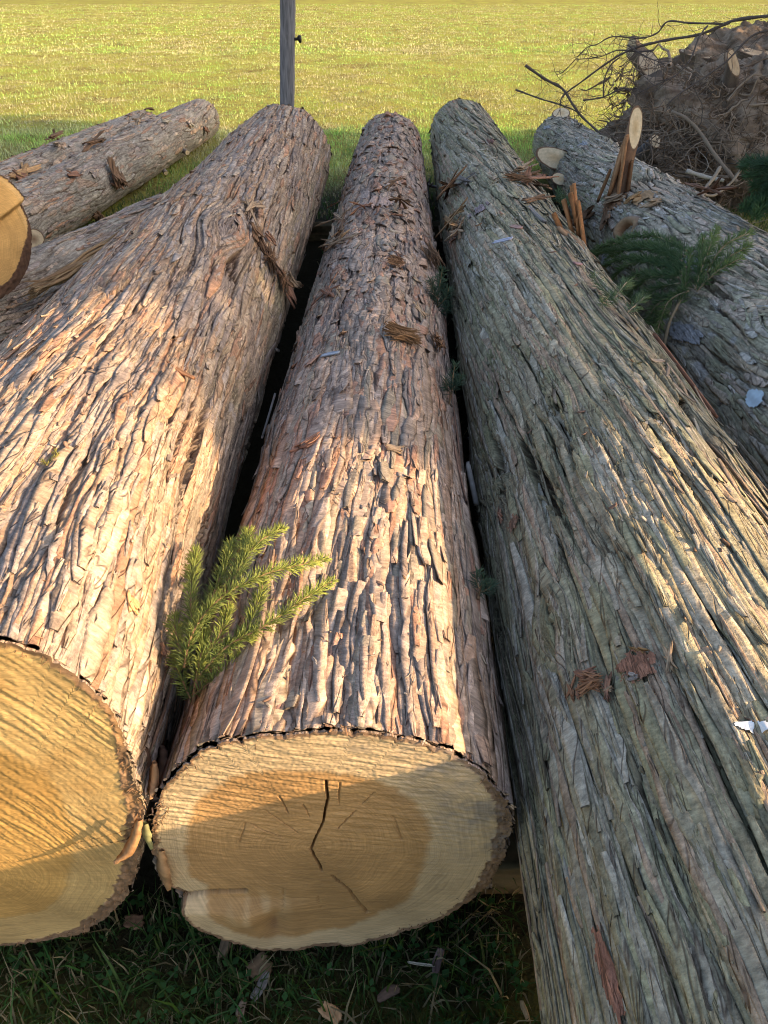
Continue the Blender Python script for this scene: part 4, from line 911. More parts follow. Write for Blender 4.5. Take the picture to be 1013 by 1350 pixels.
# long strip of torn fibres lying between the thickest log and the low grey one
mb = MB(); rs = RS(8)
for q in range(46):
    t = rs.rand(); pts = [(42 + 6 * rs.randn(), 388 + 6 * rs.randn()), (85 + 4 * rs.randn(), 362 + 3 * rs.randn()), (125 + 4 * rs.randn(), 335 + 3 * rs.randn()), (170 + 10 * rs.randn(), 310 + 5 * rs.randn())]
    P = np.array([at(x, y, Y=Y) for (x, y), Y in zip(pts, (3.35, 3.5, 3.75, 4.0))]); P = np.array([np.interp(np.linspace(0, 1, 8), [0, .33, .66, 1], P[:, i]) for i in range(3)]).T
    mb.tube(P, np.array([.3, .8, 1, 1, 1, 1, .7, .2]) * (.003 + .007 * rs.rand()), 5, np.array([(.30, .19, .10), (.40, .28, .16), (.22, .14, .08)][q % 3]) * (.7 + .6 * rs.rand()), False)
tag(mb.build("bark_strip", M_FIBRE), "long torn strip of brown bark fibre beside the thickest log, near the short log piece", "bark strip")

# ------------------------------------------------------------------ timber bearers
def beam(label, x0, x1, y0, y1, z0, z1, seed):
    nx = 160; prof = []
    for (a, b) in (((y0, z0), (y0, z1)), ((y0, z1), (y1, z1)), ((y1, z1), (y1, z0))):
        for t in np.linspace(0, 1, 10)[:-1]: prof.append((a[0] + (b[0] - a[0]) * t, a[1] + (b[1] - a[1]) * t))
    prof.append((y1, z0)); prof = np.array(prof); x = np.linspace(x0, x1, nx)
    X, K = np.meshgrid(x, np.arange(len(prof)), indexing="ij"); Yp = prof[K][..., 0]; Zp = prof[K][..., 1]
    d = .006 * perlin(X * 6, K * .5, 0, seed) - .010 * sstep(.25, .5, perlin(X * 2.5, K * 1.1, 0, seed + 1)); cy, cz = (y0 + y1) / 2, (z0 + z1) / 2
    V = np.stack([X, Yp + np.sign(Yp - cy) * d, np.minimum(Zp + np.sign(Zp - cz) * d, z1 + .002)], -1).reshape(-1, 3)
    t = np.clip(.5 + perlin(X * 5, K * .9, 0, seed + 2), 0, 1)[..., None]; c = (np.array([.12, .10, .05]) * (1 - t) + np.array([.20, .135, .07]) * t).reshape(-1, 3)
    m = len(prof); f = grid_faces(nx, m); f = [f, np.arange(m)[None, :], (np.arange(m)[None, ::-1] + (nx - 1) * m)]
    tag(mesh_np("timber_bearer", V, f, c, None, M_WOOD_EDGE), label, "timber")
beam("squared timber bearer showing under the right side of the middle log", -.12, 1.85, .885, 1.01, -.01, .098, 1)
beam("timber bearer under the far ends of the logs", -1.15, 1.85, 5.75, 5.87, -.01, .098, 2)
beam("timber bearer under the near part of the thickest log", -1.25, -.55, 1.15, 1.27, -.01, .098, 3)

# ------------------------------------------------------------------ post behind the logs
px_ = (379 - CX) / F * (7.2 * math.cos(PITCH) + (CAMH - .6) * math.sin(PITCH)) - .05
post = empty("wooden_post", (px_, 7.2, 0))
mb = MB(); s_ = .056; rows = []; zz = np.linspace(-.05, 1.9, 40); rs = RS(3)
ro = np.array([(-1, -1), (-.9, -1), (0, -1), (.9, -1), (1, -.9), (1, .9), (.9, 1), (-.9, 1), (-1, .9), (-1, -.9)]) * s_
ro = np.array([(-.92, -1), (0, -1), (.92, -1), (1, -.92), (1, 0), (1, .92), (.92, 1), (0, 1), (-.92, 1), (-1, .92), (-1, 0), (-1, -.92)]) * s_
for z in zz: rows.append(np.column_stack([ro[:, 0] + .08 * z + .0015 * rs.randn(12), ro[:, 1] + .0015 * rs.randn(12), np.full(12, z)]))
V = np.concatenate(rows); f = grid_faces(40, 12, True); tag(post, "weathered grey square wooden post standing behind the far end of the thickest log", "post")
sh = mesh_np("shaft", V, [f, (np.arange(12) + 39 * 12)[None]], None, None, M_POST, post, False)
zb = at(390, 52, Y=7.13)[2]; mb = MB(); xo = s_ + .08 * zb
mb.tube(np.array([[xo - .005, -.01, zb], [xo + .012, -.01, zb], [xo + .03, -.01, zb + .002]]), [.012, .012, .012], 10, (.03, .03, .03))
mb.tube(np.array([[xo + .028, -.01, zb - .002], [xo + .036, -.01, zb], [xo + .05, -.01, zb], [xo + .056, -.01, zb]]), [.018, .028, .028, .018], 12, (.03, .03, .03))
mb.build("bolt", M_BOLT, post)

# ------------------------------------------------------------------ root stump
stump = empty("root_stump", (3.2, 7.5, 0))
def lobe(cen, rad, seed, ridge, nu=150, nv=110):
    a = np.linspace(0, 2 * math.pi, nu + 1)[:-1]; b = np.linspace(-.45, 1.0, nv) * math.pi / 2; A, B = np.meshgrid(a, b)
    D = np.stack([np.cos(A) * np.cos(B), np.sin(A) * np.cos(B), np.sin(B)], -1)
    x, y, z = D[..., 0] * 3, D[..., 1] * 3, D[..., 2] * 3
    r = 1 + .16 * perlin(x + z * .7, y - z * .4, 0, seed) + .08 * perlin(x * 2.3 + z, y * 2.3 - z * 1.7, 0, seed + 1) + ridge * np.abs(perlin(A * 4 + .4 * perlin(x, z, 0, seed + 6), B * 1.2 + x * .2, 0, seed + 2)) + .035 * perlin(x * 6 + z * 3, y * 6 + z * 5, 0, seed + 3) + .018 * perlin(x * 15 + z * 7, y * 15 - z * 11, 0, seed + 4)
    P = np.array(cen) + D * np.array(rad) * r[..., None]
    t = np.clip(.5 + perlin(x * 2 + z, y * 2 + z, 0, seed + 5) + .5 * perlin(x * 9, z * 9 + y * 4, 0, seed + 7), 0, 1)
    c = mixc(np.broadcast_to(C(.18, .12, .08), P.shape).copy(), (.38, .285, .205), t)
    return P, c, nu, nv
SL1 = ((3.18, 7.45, .22), (1.18, .88, .74)); SL2 = ((3.85, 8.9, .38), (1.15, .65, .74))
for nm, (cen, rad), sd_ in (("root_mass", SL1, 40), ("root_flare", SL2, 60)):
    P, c, nu, nv = lobe(cen, rad, sd_, .10 if nm == "root_mass" else .12)
    o = mesh_np(nm, P.reshape(-1, 3), [grid_faces(nv, nu, True)], c.reshape(-1, 3), None, M_SOIL); adopt(o, stump)
def ehit(px, py, SL=SL1):
    cen, rad = np.array(SL[0]), np.array(SL[1]) * 1.03; d = ray(px, py); o = (CAM - cen) / rad; e = d / rad
    a = e @ e; b = 2 * o @ e; c = o @ o - 1; disc = b * b - 4 * a * c
    t = (-b - math.sqrt(disc)) / (2 * a) if disc > 0 else -b / (2 * a)
    p = CAM + d * t; n = (p - cen) / rad ** 2; return p, n / np.linalg.norm(n)
def on_stump(o): adopt(o, stump); return o
for (px, py, SL, r, nr, rx, s_, ln) in ((862, 100, SL1, .085, (-.1, -.55, .85), 1.5, 1, .10), (963, 109, SL1, .07, (.5, -.8, .4), .8, 2, .16), (920, 76, SL2, .09, (0, -.2, 1), 2.0, 3, .05), (1000, 76, SL2, .10, (.1, -.25, 1), 2.0, 4, .06), (850, 82, SL2, .08, (-1, -.3, .2), 1.0, 5, .2)):
    p, n = ehit(px, py, SL); q = p + n * ln; o = stub(None, p - n * .15, q, r, nr, "root_stub", (.16, .12, .09), (.52, .38, .24), (.44, .30, .18), s_, rx); on_stump(o)
p, n = ehit(852, 200); o = stub(None, at(843, 207, Y=6.75), at(864, 186, Y=6.55), .055, (.45, -.75, .5), "root_stub", (.14, .13, .13), (.60, .50, .36), (.40, .30, .2), 7); on_stump(o)
mb = MB(); rs = RS(12)
for q in range(1500):
    px, py = rs.uniform(805, 1020), rs.uniform(85, 290); p, n = ehit(px, py); P = [p]
    d = np.cross(n, rs.randn(3)); d = d / np.linalg.norm(d) + np.array([0, 0, -.4]); l = rs.uniform(.05, .24)
    for i in range(5):
        d = d + .45 * rs.randn(3); d /= np.linalg.norm(d); pp = P[-1] + d * l * .35 + n * .012 * rs.rand(); P.append(pp)
    mb.tube(np.array(P), np.linspace(1, .3, 6) * rs.uniform(.002, .007) * (1 + 1.5 * (rs.rand() < .08)), 5, np.array([(.23, .15, .095), (.36, .26, .18), (.15, .10, .065)][q % 3]), False)
tag(on_stump(mb.build("rootlets", M_FIBRE)), kind="stuff")
tag(stump, "uprooted stump with a lumpy mass of brown roots and sawn root ends, upper right", "tree stump")

# ------------------------------------------------------------------ dead branches and sticks
def curve_pts(pix, k=5):
    P = np.array([at(x, y, Y=Y) for (x, y, Y) in pix]); n = len(P); t = np.linspace(0, n - 1, (n - 1) * k + 1); o = []
    for u in t:
        i = min(int(u), n - 2); f = u - i; p0, p1, p2, p3 = P[max(i - 1, 0)], P[i], P[i + 1], P[min(i + 2, n - 1)]
        o.append(.5 * ((2 * p1) + (p2 - p0) * f + (2 * p0 - 5 * p1 + 4 * p2 - p3) * f * f + (3 * p1 - p0 - 3 * p2 + p3) * f ** 3))
    return np.array(o)
def offshoots(mb, P, rs, k, r, L_, col):
    for q in range(k):
        i = rs.randint(1, len(P) - 1); t = P[i] - P[i - 1]; t /= np.linalg.norm(t) + 1e-9; d = t * .6 + .8 * rs.randn(3) * np.array([1, .6, .8]); d /= np.linalg.norm(d); Q = [P[i]]
        l = L_ * rs.uniform(.4, 1.2)
        for j in range(6): d = d + .28 * rs.randn(3); d /= np.linalg.norm(d); Q.append(Q[-1] + d * l / 6)
        Q = np.array(Q); Q[:, 2] = np.maximum(Q[:, 2], .05); mb.tube(Q, np.linspace(1, .4, 7) * r, 5, col, False)
def branch(name, label, cat, mains, r0, r1, shoots, seed, col, grp=None):
    rs = RS(seed); mb = MB(); tw = MB()
    for i, pix in enumerate(mains):
        P = curve_pts(pix); f = 1 if i == 0 else .6; c = np.array(col)
        (mb if i == 0 else tw).tube(P, np.linspace(r0 * f, r1 * f, len(P)) * (1 + .12 * np.sin(np.arange(len(P)) * 1.7)), 7, c, True, .1, seed + i)
        offshoots(tw, P, rs, shoots, .0024, .26, np.array(col) * .9)
    o = mb.build(name, M_TWIG)
    if tw.V: tag(tw.build("twigs", M_TWIG, o), kind="stuff")
    return tag(o, label, cat, grp)
DK = (.115, .09, .078)
branch("dead_branch", "bare dark branch arching from the right edge over the root stump", "branch",
    [[(1040, 18, 6.6), (976, 25, 6.7), (953, 33, 6.75), (923, 45, 6.8), (877, 53, 6.85), (844, 61, 6.9), (818, 72, 6.95), (792, 89, 7.0), (765, 109, 7.05), (746, 123, 7.1), (739, 135, 7.1), (746, 142, 7.1)],
     [(953, 31, 6.75), (910, 30, 6.8), (881, 28, 6.85), (867, 43, 6.9), (845, 50, 6.95), (808, 48, 7.0), (788, 58, 7.1), (772, 64, 7.1), (746, 92, 7.2), (733, 99, 7.2)],
     [(933, 34, 6.8), (922, 49, 6.7), (910, 79, 6.6), (890, 100, 6.55), (857, 115, 6.55), (838, 125, 6.6)],
     [(828, 59, 6.9), (851, 74, 6.8), (877, 84, 6.7)], [(862, 66, 6.8), (842, 68, 6.9), (815, 66, 7.0), (790, 75, 7.0), (760, 78, 7.1)]], .0125, .004, 26, 3, DK)
branch("dead_branch", "bare dark branch reaching down the far right across the stump", "branch",
    [[(1040, 36, 6.5), (1013, 40, 6.5), (989, 49, 6.5), (960, 79, 6.45), (933, 99, 6.45), (894, 125, 6.4), (880, 138, 6.4)]], .009, .004, 20, 4, DK)
branch("dead_branch", "thick dead stick leaning over the far end of the log with sawn stubs", "branch",
    [[(693, 86, 7.4), (719, 104, 7.4), (742, 117, 7.4), (756, 138, 7.3), (769, 155, 7.2), (798, 181, 7.0), (812, 190, 6.9)],
     [(680, 118, 7.6), (713, 130, 7.5), (736, 137, 7.4), (762, 148, 7.3), (788, 174, 7.1)], [(769, 132, 7.4), (795, 128, 7.4), (818, 117, 7.4), (831, 117, 7.4)], [(796, 128, 7.4), (797, 105, 7.4), (806, 85, 7.4), (818, 75, 7.4)]], .012, .008, 18, 5, DK)
PL = (.30, .235, .17)
branch("bare_stick", "pale brown curved stick standing in front of the root stump", "stick", [[(886, 147, 6.3), (904, 155, 6.2), (923, 174, 6.1), (943, 204, 5.9), (963, 229, 5.75), (972, 240, 5.7)]], .010, .014, 3, 6, (.22, .165, .12))
branch("bare_stick", "forked pale twig lying on the log with sawn stubs", "stick",
    [[(907, 303, 4.62), (916, 288, 4.7), (923, 275, 4.78), (928, 253, 4.95), (943, 232, 5.1), (950, 220, 5.2)], [(928, 256, 4.95), (943, 257, 5.0), (966, 239, 5.1), (983, 217, 5.2), (1006, 209, 5.3)], [(923, 283, 4.75), (940, 292, 4.7), (960, 293, 4.7), (986, 291, 4.7)]], .014, .011, 3, 7, PL)
branch("bare_stick", "thin whitish stick lying in the tangle of roots below the stump", "stick", [[(905, 225, 5.9), (930, 233, 5.85), (955, 238, 5.8)]], .016, .012, 1, 8, (.42, .38, .32))
# tangle of thin roots between the log and the stump
mb = MB(); rs = RS(31)
for q in range(170):
    px, py = rs.uniform(840, 970), rs.uniform(165, 250); Y = 6.35 + .35 * rs.rand(); P = [at(px, py, Y=Y)]; d = rs.randn(3); d /= np.linalg.norm(d); l = rs.uniform(.2, .6)
    for i in range(8): d = d + .4 * rs.randn(3) * np.array([1, .3, 1]); d /= np.linalg.norm(d); P.append(P[-1] + d * l / 8)
    P = np.array(P); P[:, 2] = np.maximum(P[:, 2], .3); P[:, 1] = np.clip(P[:, 1], 6.1, 6.9); mb.tube(P, np.linspace(1, .4, 9) * rs.uniform(.002, .006), 5, np.array([(.17, .13, .10), (.26, .2, .15), (.10, .08, .065)][q % 3]), False)
tag(on_stump(mb.build("fine_roots", M_FIBRE)), kind="stuff")

# ------------------------------------------------------------------ conifer sprigs
def sprig(name, label, cat, paths, nlen, dens, seed, col, tipc, r=.0022, nw=.0007, flat=.75, stemc=(.24, .15, .08), fwd=.7, group=None):
    """paths: lists of world points; first path is the stem"""
    rs = RS(seed); st_ = MB(); Vs = []; Cs = []; org = np.array(paths[0][0], float)
    for pi, P in enumerate(paths):
        P = np.array(P, float) - org; n = len(P); t = np.linspace(0, n - 1, (n - 1) * 6 + 1); Q = []
        for u in t:
            i = min(int(u), n - 2); f = u - i; p0, p1, p2, p3 = P[max(i - 1, 0)], P[i], P[i + 1], P[min(i + 2, n - 1)]
            Q.append(.5 * ((2 * p1) + (p2 - p0) * f + (2 * p0 - 5 * p1 + 4 * p2 - p3) * f * f + (3 * p1 - p0 - 3 * p2 + p3) * f ** 3))
        Q = np.array(Q); st_.tube(Q, np.linspace(r * (1.8 if pi == 0 else 1), r * .45, len(Q)), 6, stemc)
        seg = np.linalg.norm(np.diff(Q, axis=0), axis=1); cum = np.concatenate([[0], np.cumsum(seg)]); L_ = cum[-1]
        k = int(L_ * dens); u = np.sort(rs.rand(k)) * L_
        if pi == 0: u = u[u > .35 * L_]; k = len(u)
        B = np.stack([np.interp(u, cum, Q[:, i]) for i in range(3)], -1); T = np.stack([np.interp(u, cum, np.gradient(Q[:, i])) for i in range(3)], -1); T /= np.linalg.norm(T, axis=1)[:, None] + 1e-9
        up = np.cross(T, np.cross(np.array([[-.1, -.55, .85]]), T)); up /= np.linalg.norm(up, axis=1)[:, None] + 1e-9; sd_ = np.cross(T, up)
        a = rs.rand(k) * 2 * math.pi; sx = np.cos(a); sz = np.sin(a) * flat + .25
        D = sd_ * sx[:, None] + up * sz[:, None] + T * (fwd + .25 * rs.randn(k))[:, None] + .24 * rs.randn(k, 3); D /= np.linalg.norm(D, axis=1)[:, None]
        l = nlen * (.75 + .4 * rs.rand(k)) * np.clip(1.3 * (1 - (u / L_)) ** .5 + .45, .5, 1.05)
        e1 = np.cross(D, rs.randn(k, 3)); e1 /= np.linalg.norm(e1, axis=1)[:, None]; e2 = np.cross(D, e1); w_ = nw
        m1 = B + D * (l * .55)[:, None]; bend = up * (l * .10)[:, None]; tip = B + D * l[:, None] + bend
        V = np.stack([B + e1 * w_ * .6, B - e1 * w_ * .3 + e2 * w_ * .5, B - e1 * w_ * .3 - e2 * w_ * .5, m1 + e1 * w_, m1 - e1 * w_ * .5 + e2 * w_ * .85, m1 - e1 * w_ * .5 - e2 * w_ * .85, tip], 1)
        f = np.clip(u / L_ + .15 * rs.randn(k), 0, 1)[:, None]; c = np.array(col) * (1 - f) + np.array(tipc) * f; c = c * (.7 + .6 * rs.rand(k))[:, None]
        Vs.append(V.reshape(-1, 3)); Cs.append(np.repeat(c, 7, 0))
    V = np.concatenate(Vs); n = len(V) // 7; i = np.arange(n)[:, None] * 7
    q = np.concatenate([i + [[0, 1, 4, 3]], i + [[1, 2, 5, 4]], i + [[2, 0, 3, 5]]]); tr = np.concatenate([i + [[3, 4, 6]], i + [[4, 5, 6]], i + [[5, 3, 6]]])
    o = empty(name, org); s = st_.build("stem", M_TWIG, o); mesh_np("needles", V, [q, tr], np.concatenate(Cs), None, M_NEEDLE, o)
    return tag(o, label, cat, group)
def zz_(lst): return [at(x, y, z=z) for (x, y, z) in lst]
G1, T1 = (.06, .11, .022), (.19, .26, .035)
sprig("spruce_sprig", "sunlit spruce sprig with yellow green tips, stuck in the gap beside the middle log", "spruce sprig",
    [zz_([(256, 940, .60), (256, 918, .63), (260, 890, .67), (266, 860, .70), (270, 830, .71)]),
     zz_([(243, 880, .68), (250, 845, .72), (268, 812, .75), (300, 782, .775), (350, 757, .785), (400, 744, .775), (432, 736, .76)]),
     zz_([(262, 892, .67), (300, 852, .71), (350, 825, .735), (400, 790, .755), (440, 765, .76)]),
     zz_([(254, 850, .71), (252, 800, .74), (254, 760, .75), (258, 722, .75)]), zz_([(264, 830, .72), (285, 775, .75), (300, 738, .76), (305, 712, .76)]),
     zz_([(300, 782, .765), (320, 740, .77), (345, 712, .775), (374, 696, .775)]), zz_([(320, 840, .72), (338, 800, .74), (348, 765, .76)]),
     zz_([(258, 915, .64), (285, 893, .67), (318, 866, .69)]), zz_([(252, 922, .62), (240, 895, .65), (228, 866, .67)]), zz_([(246, 875, .68), (234, 845, .71), (230, 812, .72)]),
     zz_([(268, 870, .69), (290, 835, .72), (302, 800, .74)]), zz_([(312, 760, .76), (320, 725, .77), (328, 698, .77)]), zz_([(280, 862, .69), (310, 846, .71), (338, 838, .715)])],
    .0235, 1800, 1, (.12, .17, .05), (.38, .42, .09), .0024, .0009, .4)
def on(lg, px, py, dz=0):
    p, n, *_ = hit(lg, px, py); return p + n * dz
G2, T2 = (.028, .065, .022), (.07, .14, .035)
Yf = 3.2
def yy_(l, off=0): return [at(x, y, Y=Y + off) for (x, y, Y) in l]
def f4(l): return [on(log4, x, y, d) for (x, y, d) in l]
fr = [f4([(884, 465, .03), (897, 432, .05), (912, 402, .06), (920, 372, .08), (922, 348, .09)])]
for l in ([(920, 372, .09), (872, 345, .13), (830, 343, .16), (792, 358, .15)], [(916, 378, .09), (862, 358, .13), (830, 364, .15), (802, 380, .13)], [(915, 380, .08), (868, 378, .12), (850, 395, .12), (840, 420, .1)],
    [(912, 388, .08), (885, 398, .11), (860, 412, .11), (846, 436, .09)], [(908, 398, .07), (890, 418, .10), (870, 448, .08)], [(916, 350, .09), (880, 335, .12), (846, 336, .14), (808, 350, .15)], [(926, 392, .05), (940, 362, .08), (949, 328, .09)],
    [(938, 368, .06), (962, 352, .09), (990, 338, .09)], [(928, 394, .05), (955, 378, .08), (984, 364, .08)], [(900, 420, .06), (885, 438, .09), (880, 458, .08)], [(914, 376, .09), (880, 362, .12), (850, 372, .14), (826, 398, .12)], [(905, 405, .07), (870, 405, .11), (855, 425, .11), (858, 448, .09)],
    [(918, 360, .1), (870, 350, .14), (820, 350, .17), (796, 366, .16)], [(920, 395, .06), (905, 415, .09), (890, 448, .08)], [(916, 366, .1), (890, 348, .12), (860, 345, .14), (835, 356, .15)], [(912, 384, .09), (880, 385, .12), (855, 402, .12), (838, 410, .11)], [(945, 372, .06), (968, 362, .08), (992, 352, .08)], [(930, 380, .07), (932, 355, .09), (935, 335, .09)]):
    fr.append(f4(l))
sprig("conifer_frond", "dark green drooping conifer branch wedged between the green ridged log and the stubbed log", "conifer branch", fr, .036, 1000, 2, (.07, .125, .045), (.19, .27, .08), .004, .0013, .6, (.32, .24, .15), .8)
fr = [f4([(1045, 195, .25), (1012, 212, .22), (992, 240, .2), (978, 282, .12)])]
for l in ([(1035, 190, .25), (1000, 205, .22), (978, 225, .2), (966, 245, .18)], [(1040, 225, .22), (1012, 255, .18), (995, 285, .14), (988, 310, .08)], [(1045, 250, .2), (1022, 275, .15), (1012, 312, .08)], [(1010, 220, .2), (995, 255, .16), (975, 272, .14)], [(1030, 240, .2), (1005, 262, .16), (985, 290, .12), (972, 300, .08)], [(1040, 205, .22), (1020, 235, .2), (1005, 275, .14), (1000, 302, .1)], [(1045, 215, .22), (1005, 235, .2), (970, 256, .16)], [(1045, 235, .2), (1025, 262, .18), (1008, 295, .1)], [(1045, 200, .25), (1022, 222, .22), (990, 262, .16)]):
    fr.append(f4(l))
sprig("conifer_frond", "dark green conifer branch hanging in from the right edge over the stubbed log", "conifer branch", fr, .055, 1000, 3, (.03, .07, .028), (.065, .13, .045), .006, .0019, .8, (.2, .15, .1), .9)
G3, T3 = (.05, .095, .06), (.09, .15, .085)
for i, (lab, lst, Y, nl, sd_) in enumerate((
    ("bluish green sprig in the gap below the brown bark fibres of the middle log", [[(578, 425), (577, 400), (580, 375), (584, 352)], [(576, 405), (588, 392), (592, 380)], [(578, 395), (570, 380), (568, 368)], [(578, 412), (588, 410), (592, 402)], [(574, 410), (572, 395), (575, 378)]], 2.92, .04, 11),
    ("small bluish sprig in the gap halfway down the middle log", [[(592, 535), (596, 512), (598, 492), (601, 478)], [(595, 515), (604, 505), (608, 496)], [(595, 520), (588, 508), (588, 498)]], 2.12, .03, 12),
    ("dark needle tuft low in the gap near the big sunlit patch of the middle log", [[(630, 790), (634, 775), (638, 760)], [(632, 782), (644, 776), (650, 768)], [(632, 776), (628, 762), (630, 752)]], 1.19, .024, 13))):
    ps = [[at(x, y, Y=Y + .02 * j) for j, (x, y) in enumerate(l)] for l in lst]
    sprig("conifer_sprig", lab, "conifer sprig", ps, nl, 1100, sd_, G3, T3, .002, .0010, 1.0)
ps = [[on(log3, 838, 438, .01), on(log3, 812, 412, .03), on(log3, 792, 392, .03), on(log3, 778, 372, .03)], [on(log3, 805, 405, .03), on(log3, 812, 392, .05), on(log3, 820, 386, .05)], [on(log3, 822, 422, .03), on(log3, 832, 408, .05), on(log3, 836, 400, .05)], [on(log3, 800, 400, .03), on(log3, 790, 412, .03)]]
sprig("conifer_sprig", "thin sprig with few green needles lying across the crest of the green ridged log", "conifer sprig", ps, .035, 420, 14, (.09, .15, .07), (.16, .22, .09), .003, .0009, .5, (.3, .22, .15))
ps = [[on(log1, 44, 662, .01), on(log1, 50, 650, .012), on(log1, 56, 640, .012), on(log1, 62, 630, .012)], [on(log1, 50, 652, .01), on(log1, 44, 643, .012)], [on(log1, 55, 643, .01), on(log1, 64, 638, .012)]]
sprig("conifer_sprig", "tiny yellowish sprig lying on the bark of the thickest log", "conifer sprig", ps, .008, 1600, 15, (.26, .24, .06), (.36, .32, .08), .0012, .0007, .3)
ps = [[on(log3, 735, 265, .02), on(log3, 745, 258, .06), on(log3, 752, 252, .08)], [on(log3, 742, 262, .03), on(log3, 738, 250, .06)], [on(log3, 745, 262, .03), on(log3, 756, 264, .05)]]
sprig("conifer_sprig", "small green tuft at the foot of the splintered branch", "conifer sprig", ps, .045, 700, 16, (.05, .10, .05), (.08, .15, .06), .002, .001, 1.0)

# ------------------------------------------------------------------ chips on the ground
def gchip(name, label, cat, p0, p1, W_, T_, seed, col, lift=.018, **kw):
    a = at(*p0, z=.02); b = at(*p1, z=.02); m = (a + b) / 2; m[2] = float(gz(m[0], m[1])) + lift
    chip(name, label, cat, m, (.1 * math.sin(seed), -.25, 1), b - a, float(np.linalg.norm(b - a)), W_, T_, seed, col=col, sink=0, **kw)
gchip("bark_chip", "rounded brown bark chip on the dark grass under the middle log", "wood chip", (330, 1285), (358, 1262), .045, .014, 501, (.24, .15, .085))
gchip("bark_strip", "grey strip of bark on the grass below the middle log", "bark strip", (332, 1316), (356, 1282), .018, .008, 502, (.32, .28, .25))
gchip("wood_chip", "orange wood chip at the bottom edge of the grass", "wood chip", (424, 1326), (450, 1350), .026, .010, 503, (.50, .29, .15), lift=.03)
gchip("bark_strip", "dark brown bark strip lying on the grass left of the ridged log", "bark strip", (496, 1318), (528, 1302), .020, .008, 504, (.17, .11, .08), lift=.025)
gchip("dead_leaf", "dark curled leaf standing in the grass under the middle log", "leaf", (574, 1286), (580, 1252), .018, .004, 505, (.16, .11, .10), lift=.03, curl=.6)
gchip("bark_chip", "reddish brown chip in the dark grass between the two sawn ends", "wood chip", (162, 1212), (190, 1208), .03, .012, 506, (.22, .12, .07))
gchip("stick", "short brown stick poking out from under the middle log", "stick", (292, 1262), (303, 1228), .022, .02, 507, (.26, .18, .11))
gchip("stick", "pale dry stalk on the grass under the middle log", "stick", (536, 1272), (574, 1278), .005, .004, 508, (.50, .44, .34), lift=.035)
gchip("wood_chip", "narrow tan splinter on the sunlit grass beside the ridged log", "wood chip", (686, 1322), (696, 1350), .010, .008, 509, (.5, .33, .17), lift=.035)
gchip("bark_strip", "brown strip of bark at the very bottom under the middle log", "bark strip", (312, 1350), (322, 1318), .016, .008, 510, (.24, .17, .12), lift=.02)

# ------------------------------------------------------------------ row of trees that shades the logs
SUN_AZ, SUN_EL = math.radians(-14), math.radians(21)       # towards the sun: +x, slightly behind the viewer
SDIR = np.array([math.cos(SUN_AZ) * math.cos(SUN_EL), math.sin(SUN_AZ) * math.cos(SUN_EL), math.sin(SUN_EL)])
GAPS = [(hit(l, x, y)[0], r) for (l, x, y, r) in ((log1, 420, 368, .08), (log1, 350, 385, .10), (log1, 290, 395, .09), (log1, 175, 430, .11), (log1, 95, 458, .11), (log1, 20, 485, .12), (log1, 400, 330, .07), (log2, 500, 604, .10), (log2, 450, 598, .07), (log3, 838, 610, .10), (log3, 862, 660, .10), (log3, 900, 700, .12))]  # aimed spots: crowns are opened here so sun dapples the logs
def lit_through(p):
    """openings in the crowns: True where the crown is open towards the logs"""
    m = p[:, 1] + (p[:, 0] + .2) * math.tan(-SUN_AZ) < 1.42 + .22 * perlin(p[:, 2] * 1.3, p[:, 0] * .6, 0, 77) + .15 * perlin(p[:, 2] * 4, p[:, 1] * 3, 0, 78)
    for q, r in GAPS:
        d = p - q[None]; m |= np.linalg.norm(d - (d @ SDIR)[:, None] * SDIR[None], axis=1) < r
    return m
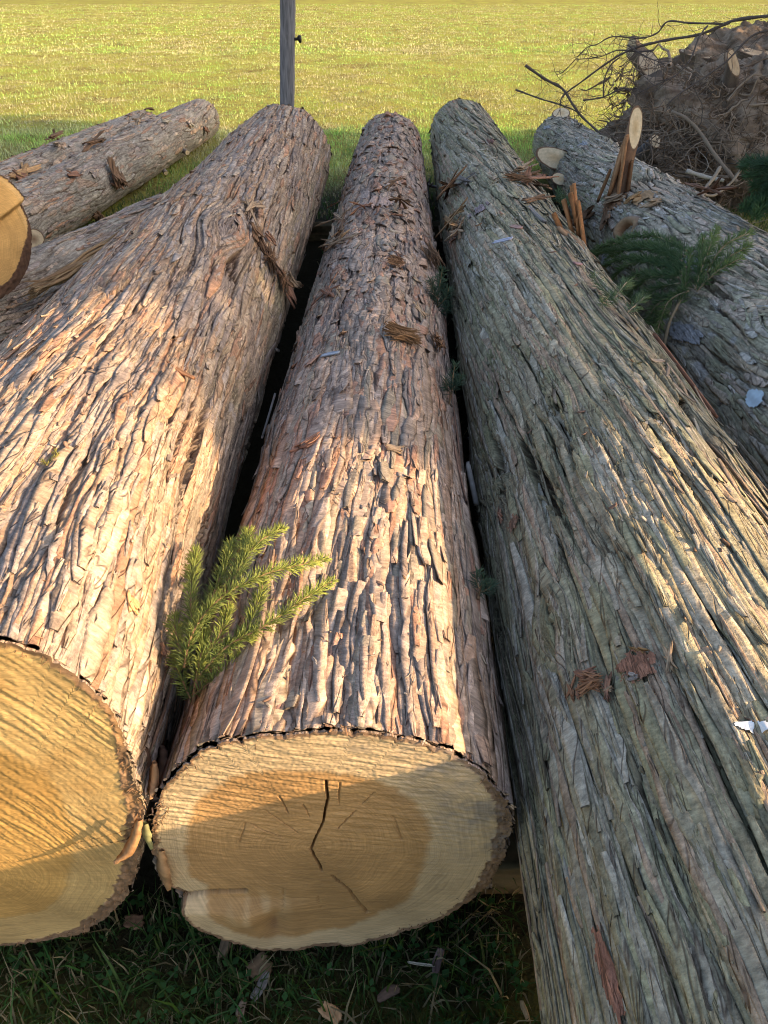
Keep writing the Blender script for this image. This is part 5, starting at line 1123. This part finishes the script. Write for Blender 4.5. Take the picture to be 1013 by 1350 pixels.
def tree(x, y, h, rad, seed, nleaf, lo=1.2, ls=.17):
    rs = RS(seed); o = empty("leafy_tree", (x, y, 0)); mb = MB()
    z = np.linspace(0, h * .8, 12); mb.tube(np.stack([.06 * np.sin(z), .06 * np.cos(z * .8), z], -1), np.linspace(.17, .03, 12), 10, (.14, .11, .09), True, .08, seed)
    ends = []
    for q in range(46):
        zb = rs.uniform(lo * .8, h * .78); a = rs.rand() * 6.283; f = (zb - lo) / (h - lo); R = rad * math.sqrt(max(.1, 1 - (2 * f - .85) ** 2 * .8)) * rs.uniform(.55, 1.05); d = np.array([math.cos(a), math.sin(a), .35 * rs.rand() + .1])
        P = np.array([[.06 * math.sin(zb), 0, zb] + d * R * t + np.array([0, 0, .12 * R * t * t]) for t in np.linspace(0, 1, 6)]); mb.tube(P, np.linspace(.045, .008, 6), 6, (.14, .11, .09), False)
        for t in (2, 3, 4, 5): ends.append(P[t])
    tr = mb.build("trunk", M_TWIG, o); ends = np.array(ends); k = rs.randint(len(ends), size=nleaf); p = ends[k] + rs.randn(nleaf, 3) * np.array([.26, .26, .20])
    p = p[~lit_through(p + np.array([x, y, 0]))]; nleaf = len(p)
    nrm = rs.randn(nleaf, 3) + np.array([0, 0, .6]); nrm /= np.linalg.norm(nrm, axis=1)[:, None]; e1 = np.cross(nrm, rs.randn(nleaf, 3)); e1 /= np.linalg.norm(e1, axis=1)[:, None]; e2 = np.cross(nrm, e1)
    s = ls * (.6 + .7 * rs.rand(nleaf))[:, None]; V = np.stack([p - e1 * s * .6, p + e2 * s * .32, p + e1 * s * .6, p - e2 * s * .32], 1).reshape(-1, 3)
    c = np.array([.05, .085, .025]) * (.6 + .8 * rs.rand(nleaf))[:, None]; lf = MB(); lf.add(V, np.arange(nleaf * 4).reshape(-1, 4), None, np.repeat(c, 4, 0)); lf.build("crown", M_LEAF, o, False)
    return tag(o, "leafy tree of the row to the right of the logs, throwing shade over them", "tree", "trees shading the logs")
for (y, h, rd, sd_, nl, lo) in ((.1, 8.0, 1.35, 1, 16000, .8), (1.6, 8.4, 1.5, 2, 17000, .8), (3.1, 8.6, 1.6, 3, 16000, .8), (4.7, 8.4, 1.6, 4, 15000, .8), (6.3, 8.0, 1.5, 5, 12000, .8)):
    tree(10.3 + .4 * math.sin(sd_ * 2), y, h, rd, sd_, nl, lo, .2)

# ------------------------------------------------------------------ light, sky, camera
sd = Vector((math.cos(SUN_AZ) * math.cos(SUN_EL), math.sin(SUN_AZ) * math.cos(SUN_EL), math.sin(SUN_EL)))
sl = bpy.data.lights.new("sun", "SUN"); sl.energy = 4.2; sl.angle = math.radians(.55); sl.color = (1, .71, .40)
so = bpy.data.objects.new("sun", sl); COL.objects.link(so); so.rotation_euler = sd.to_track_quat("Z", "Y").to_euler(); so.location = (20, -5, 10)
w = bpy.data.worlds.new("World"); scene.world = w; w.use_nodes = True
nt = w.node_tree; bg = nt.nodes["Background"]; sky = nt.nodes.new("ShaderNodeTexSky"); sky.sky_type = "NISHITA"; sky.sun_disc = False
sky.sun_elevation = SUN_EL; sky.sun_rotation = math.atan2(sd.x, sd.y); sky.air_density = 1.0; sky.dust_density = 3.5
nt.links.new(sky.outputs[0], bg.inputs[0]); bg.inputs[1].default_value = .15
cd = bpy.data.cameras.new("camera"); co = bpy.data.objects.new("camera", cd); COL.objects.link(co)
co.location = CAM; co.rotation_euler = (math.pi / 2 - PITCH, 0, 0); cd.sensor_fit = "HORIZONTAL"; cd.sensor_width = 36; cd.lens = 36 * F / 1013
cd.clip_start = .02; cd.clip_end = 600
scene.camera = co
scene.view_settings.view_transform = "Standard"; scene.view_settings.look = "None"; scene.view_settings.exposure = 1.22; scene.view_settings.gamma = 1
scene.render.engine = "CYCLES"
scene.cycles.use_denoising = True
scene.cycles.filter_width = 1.05
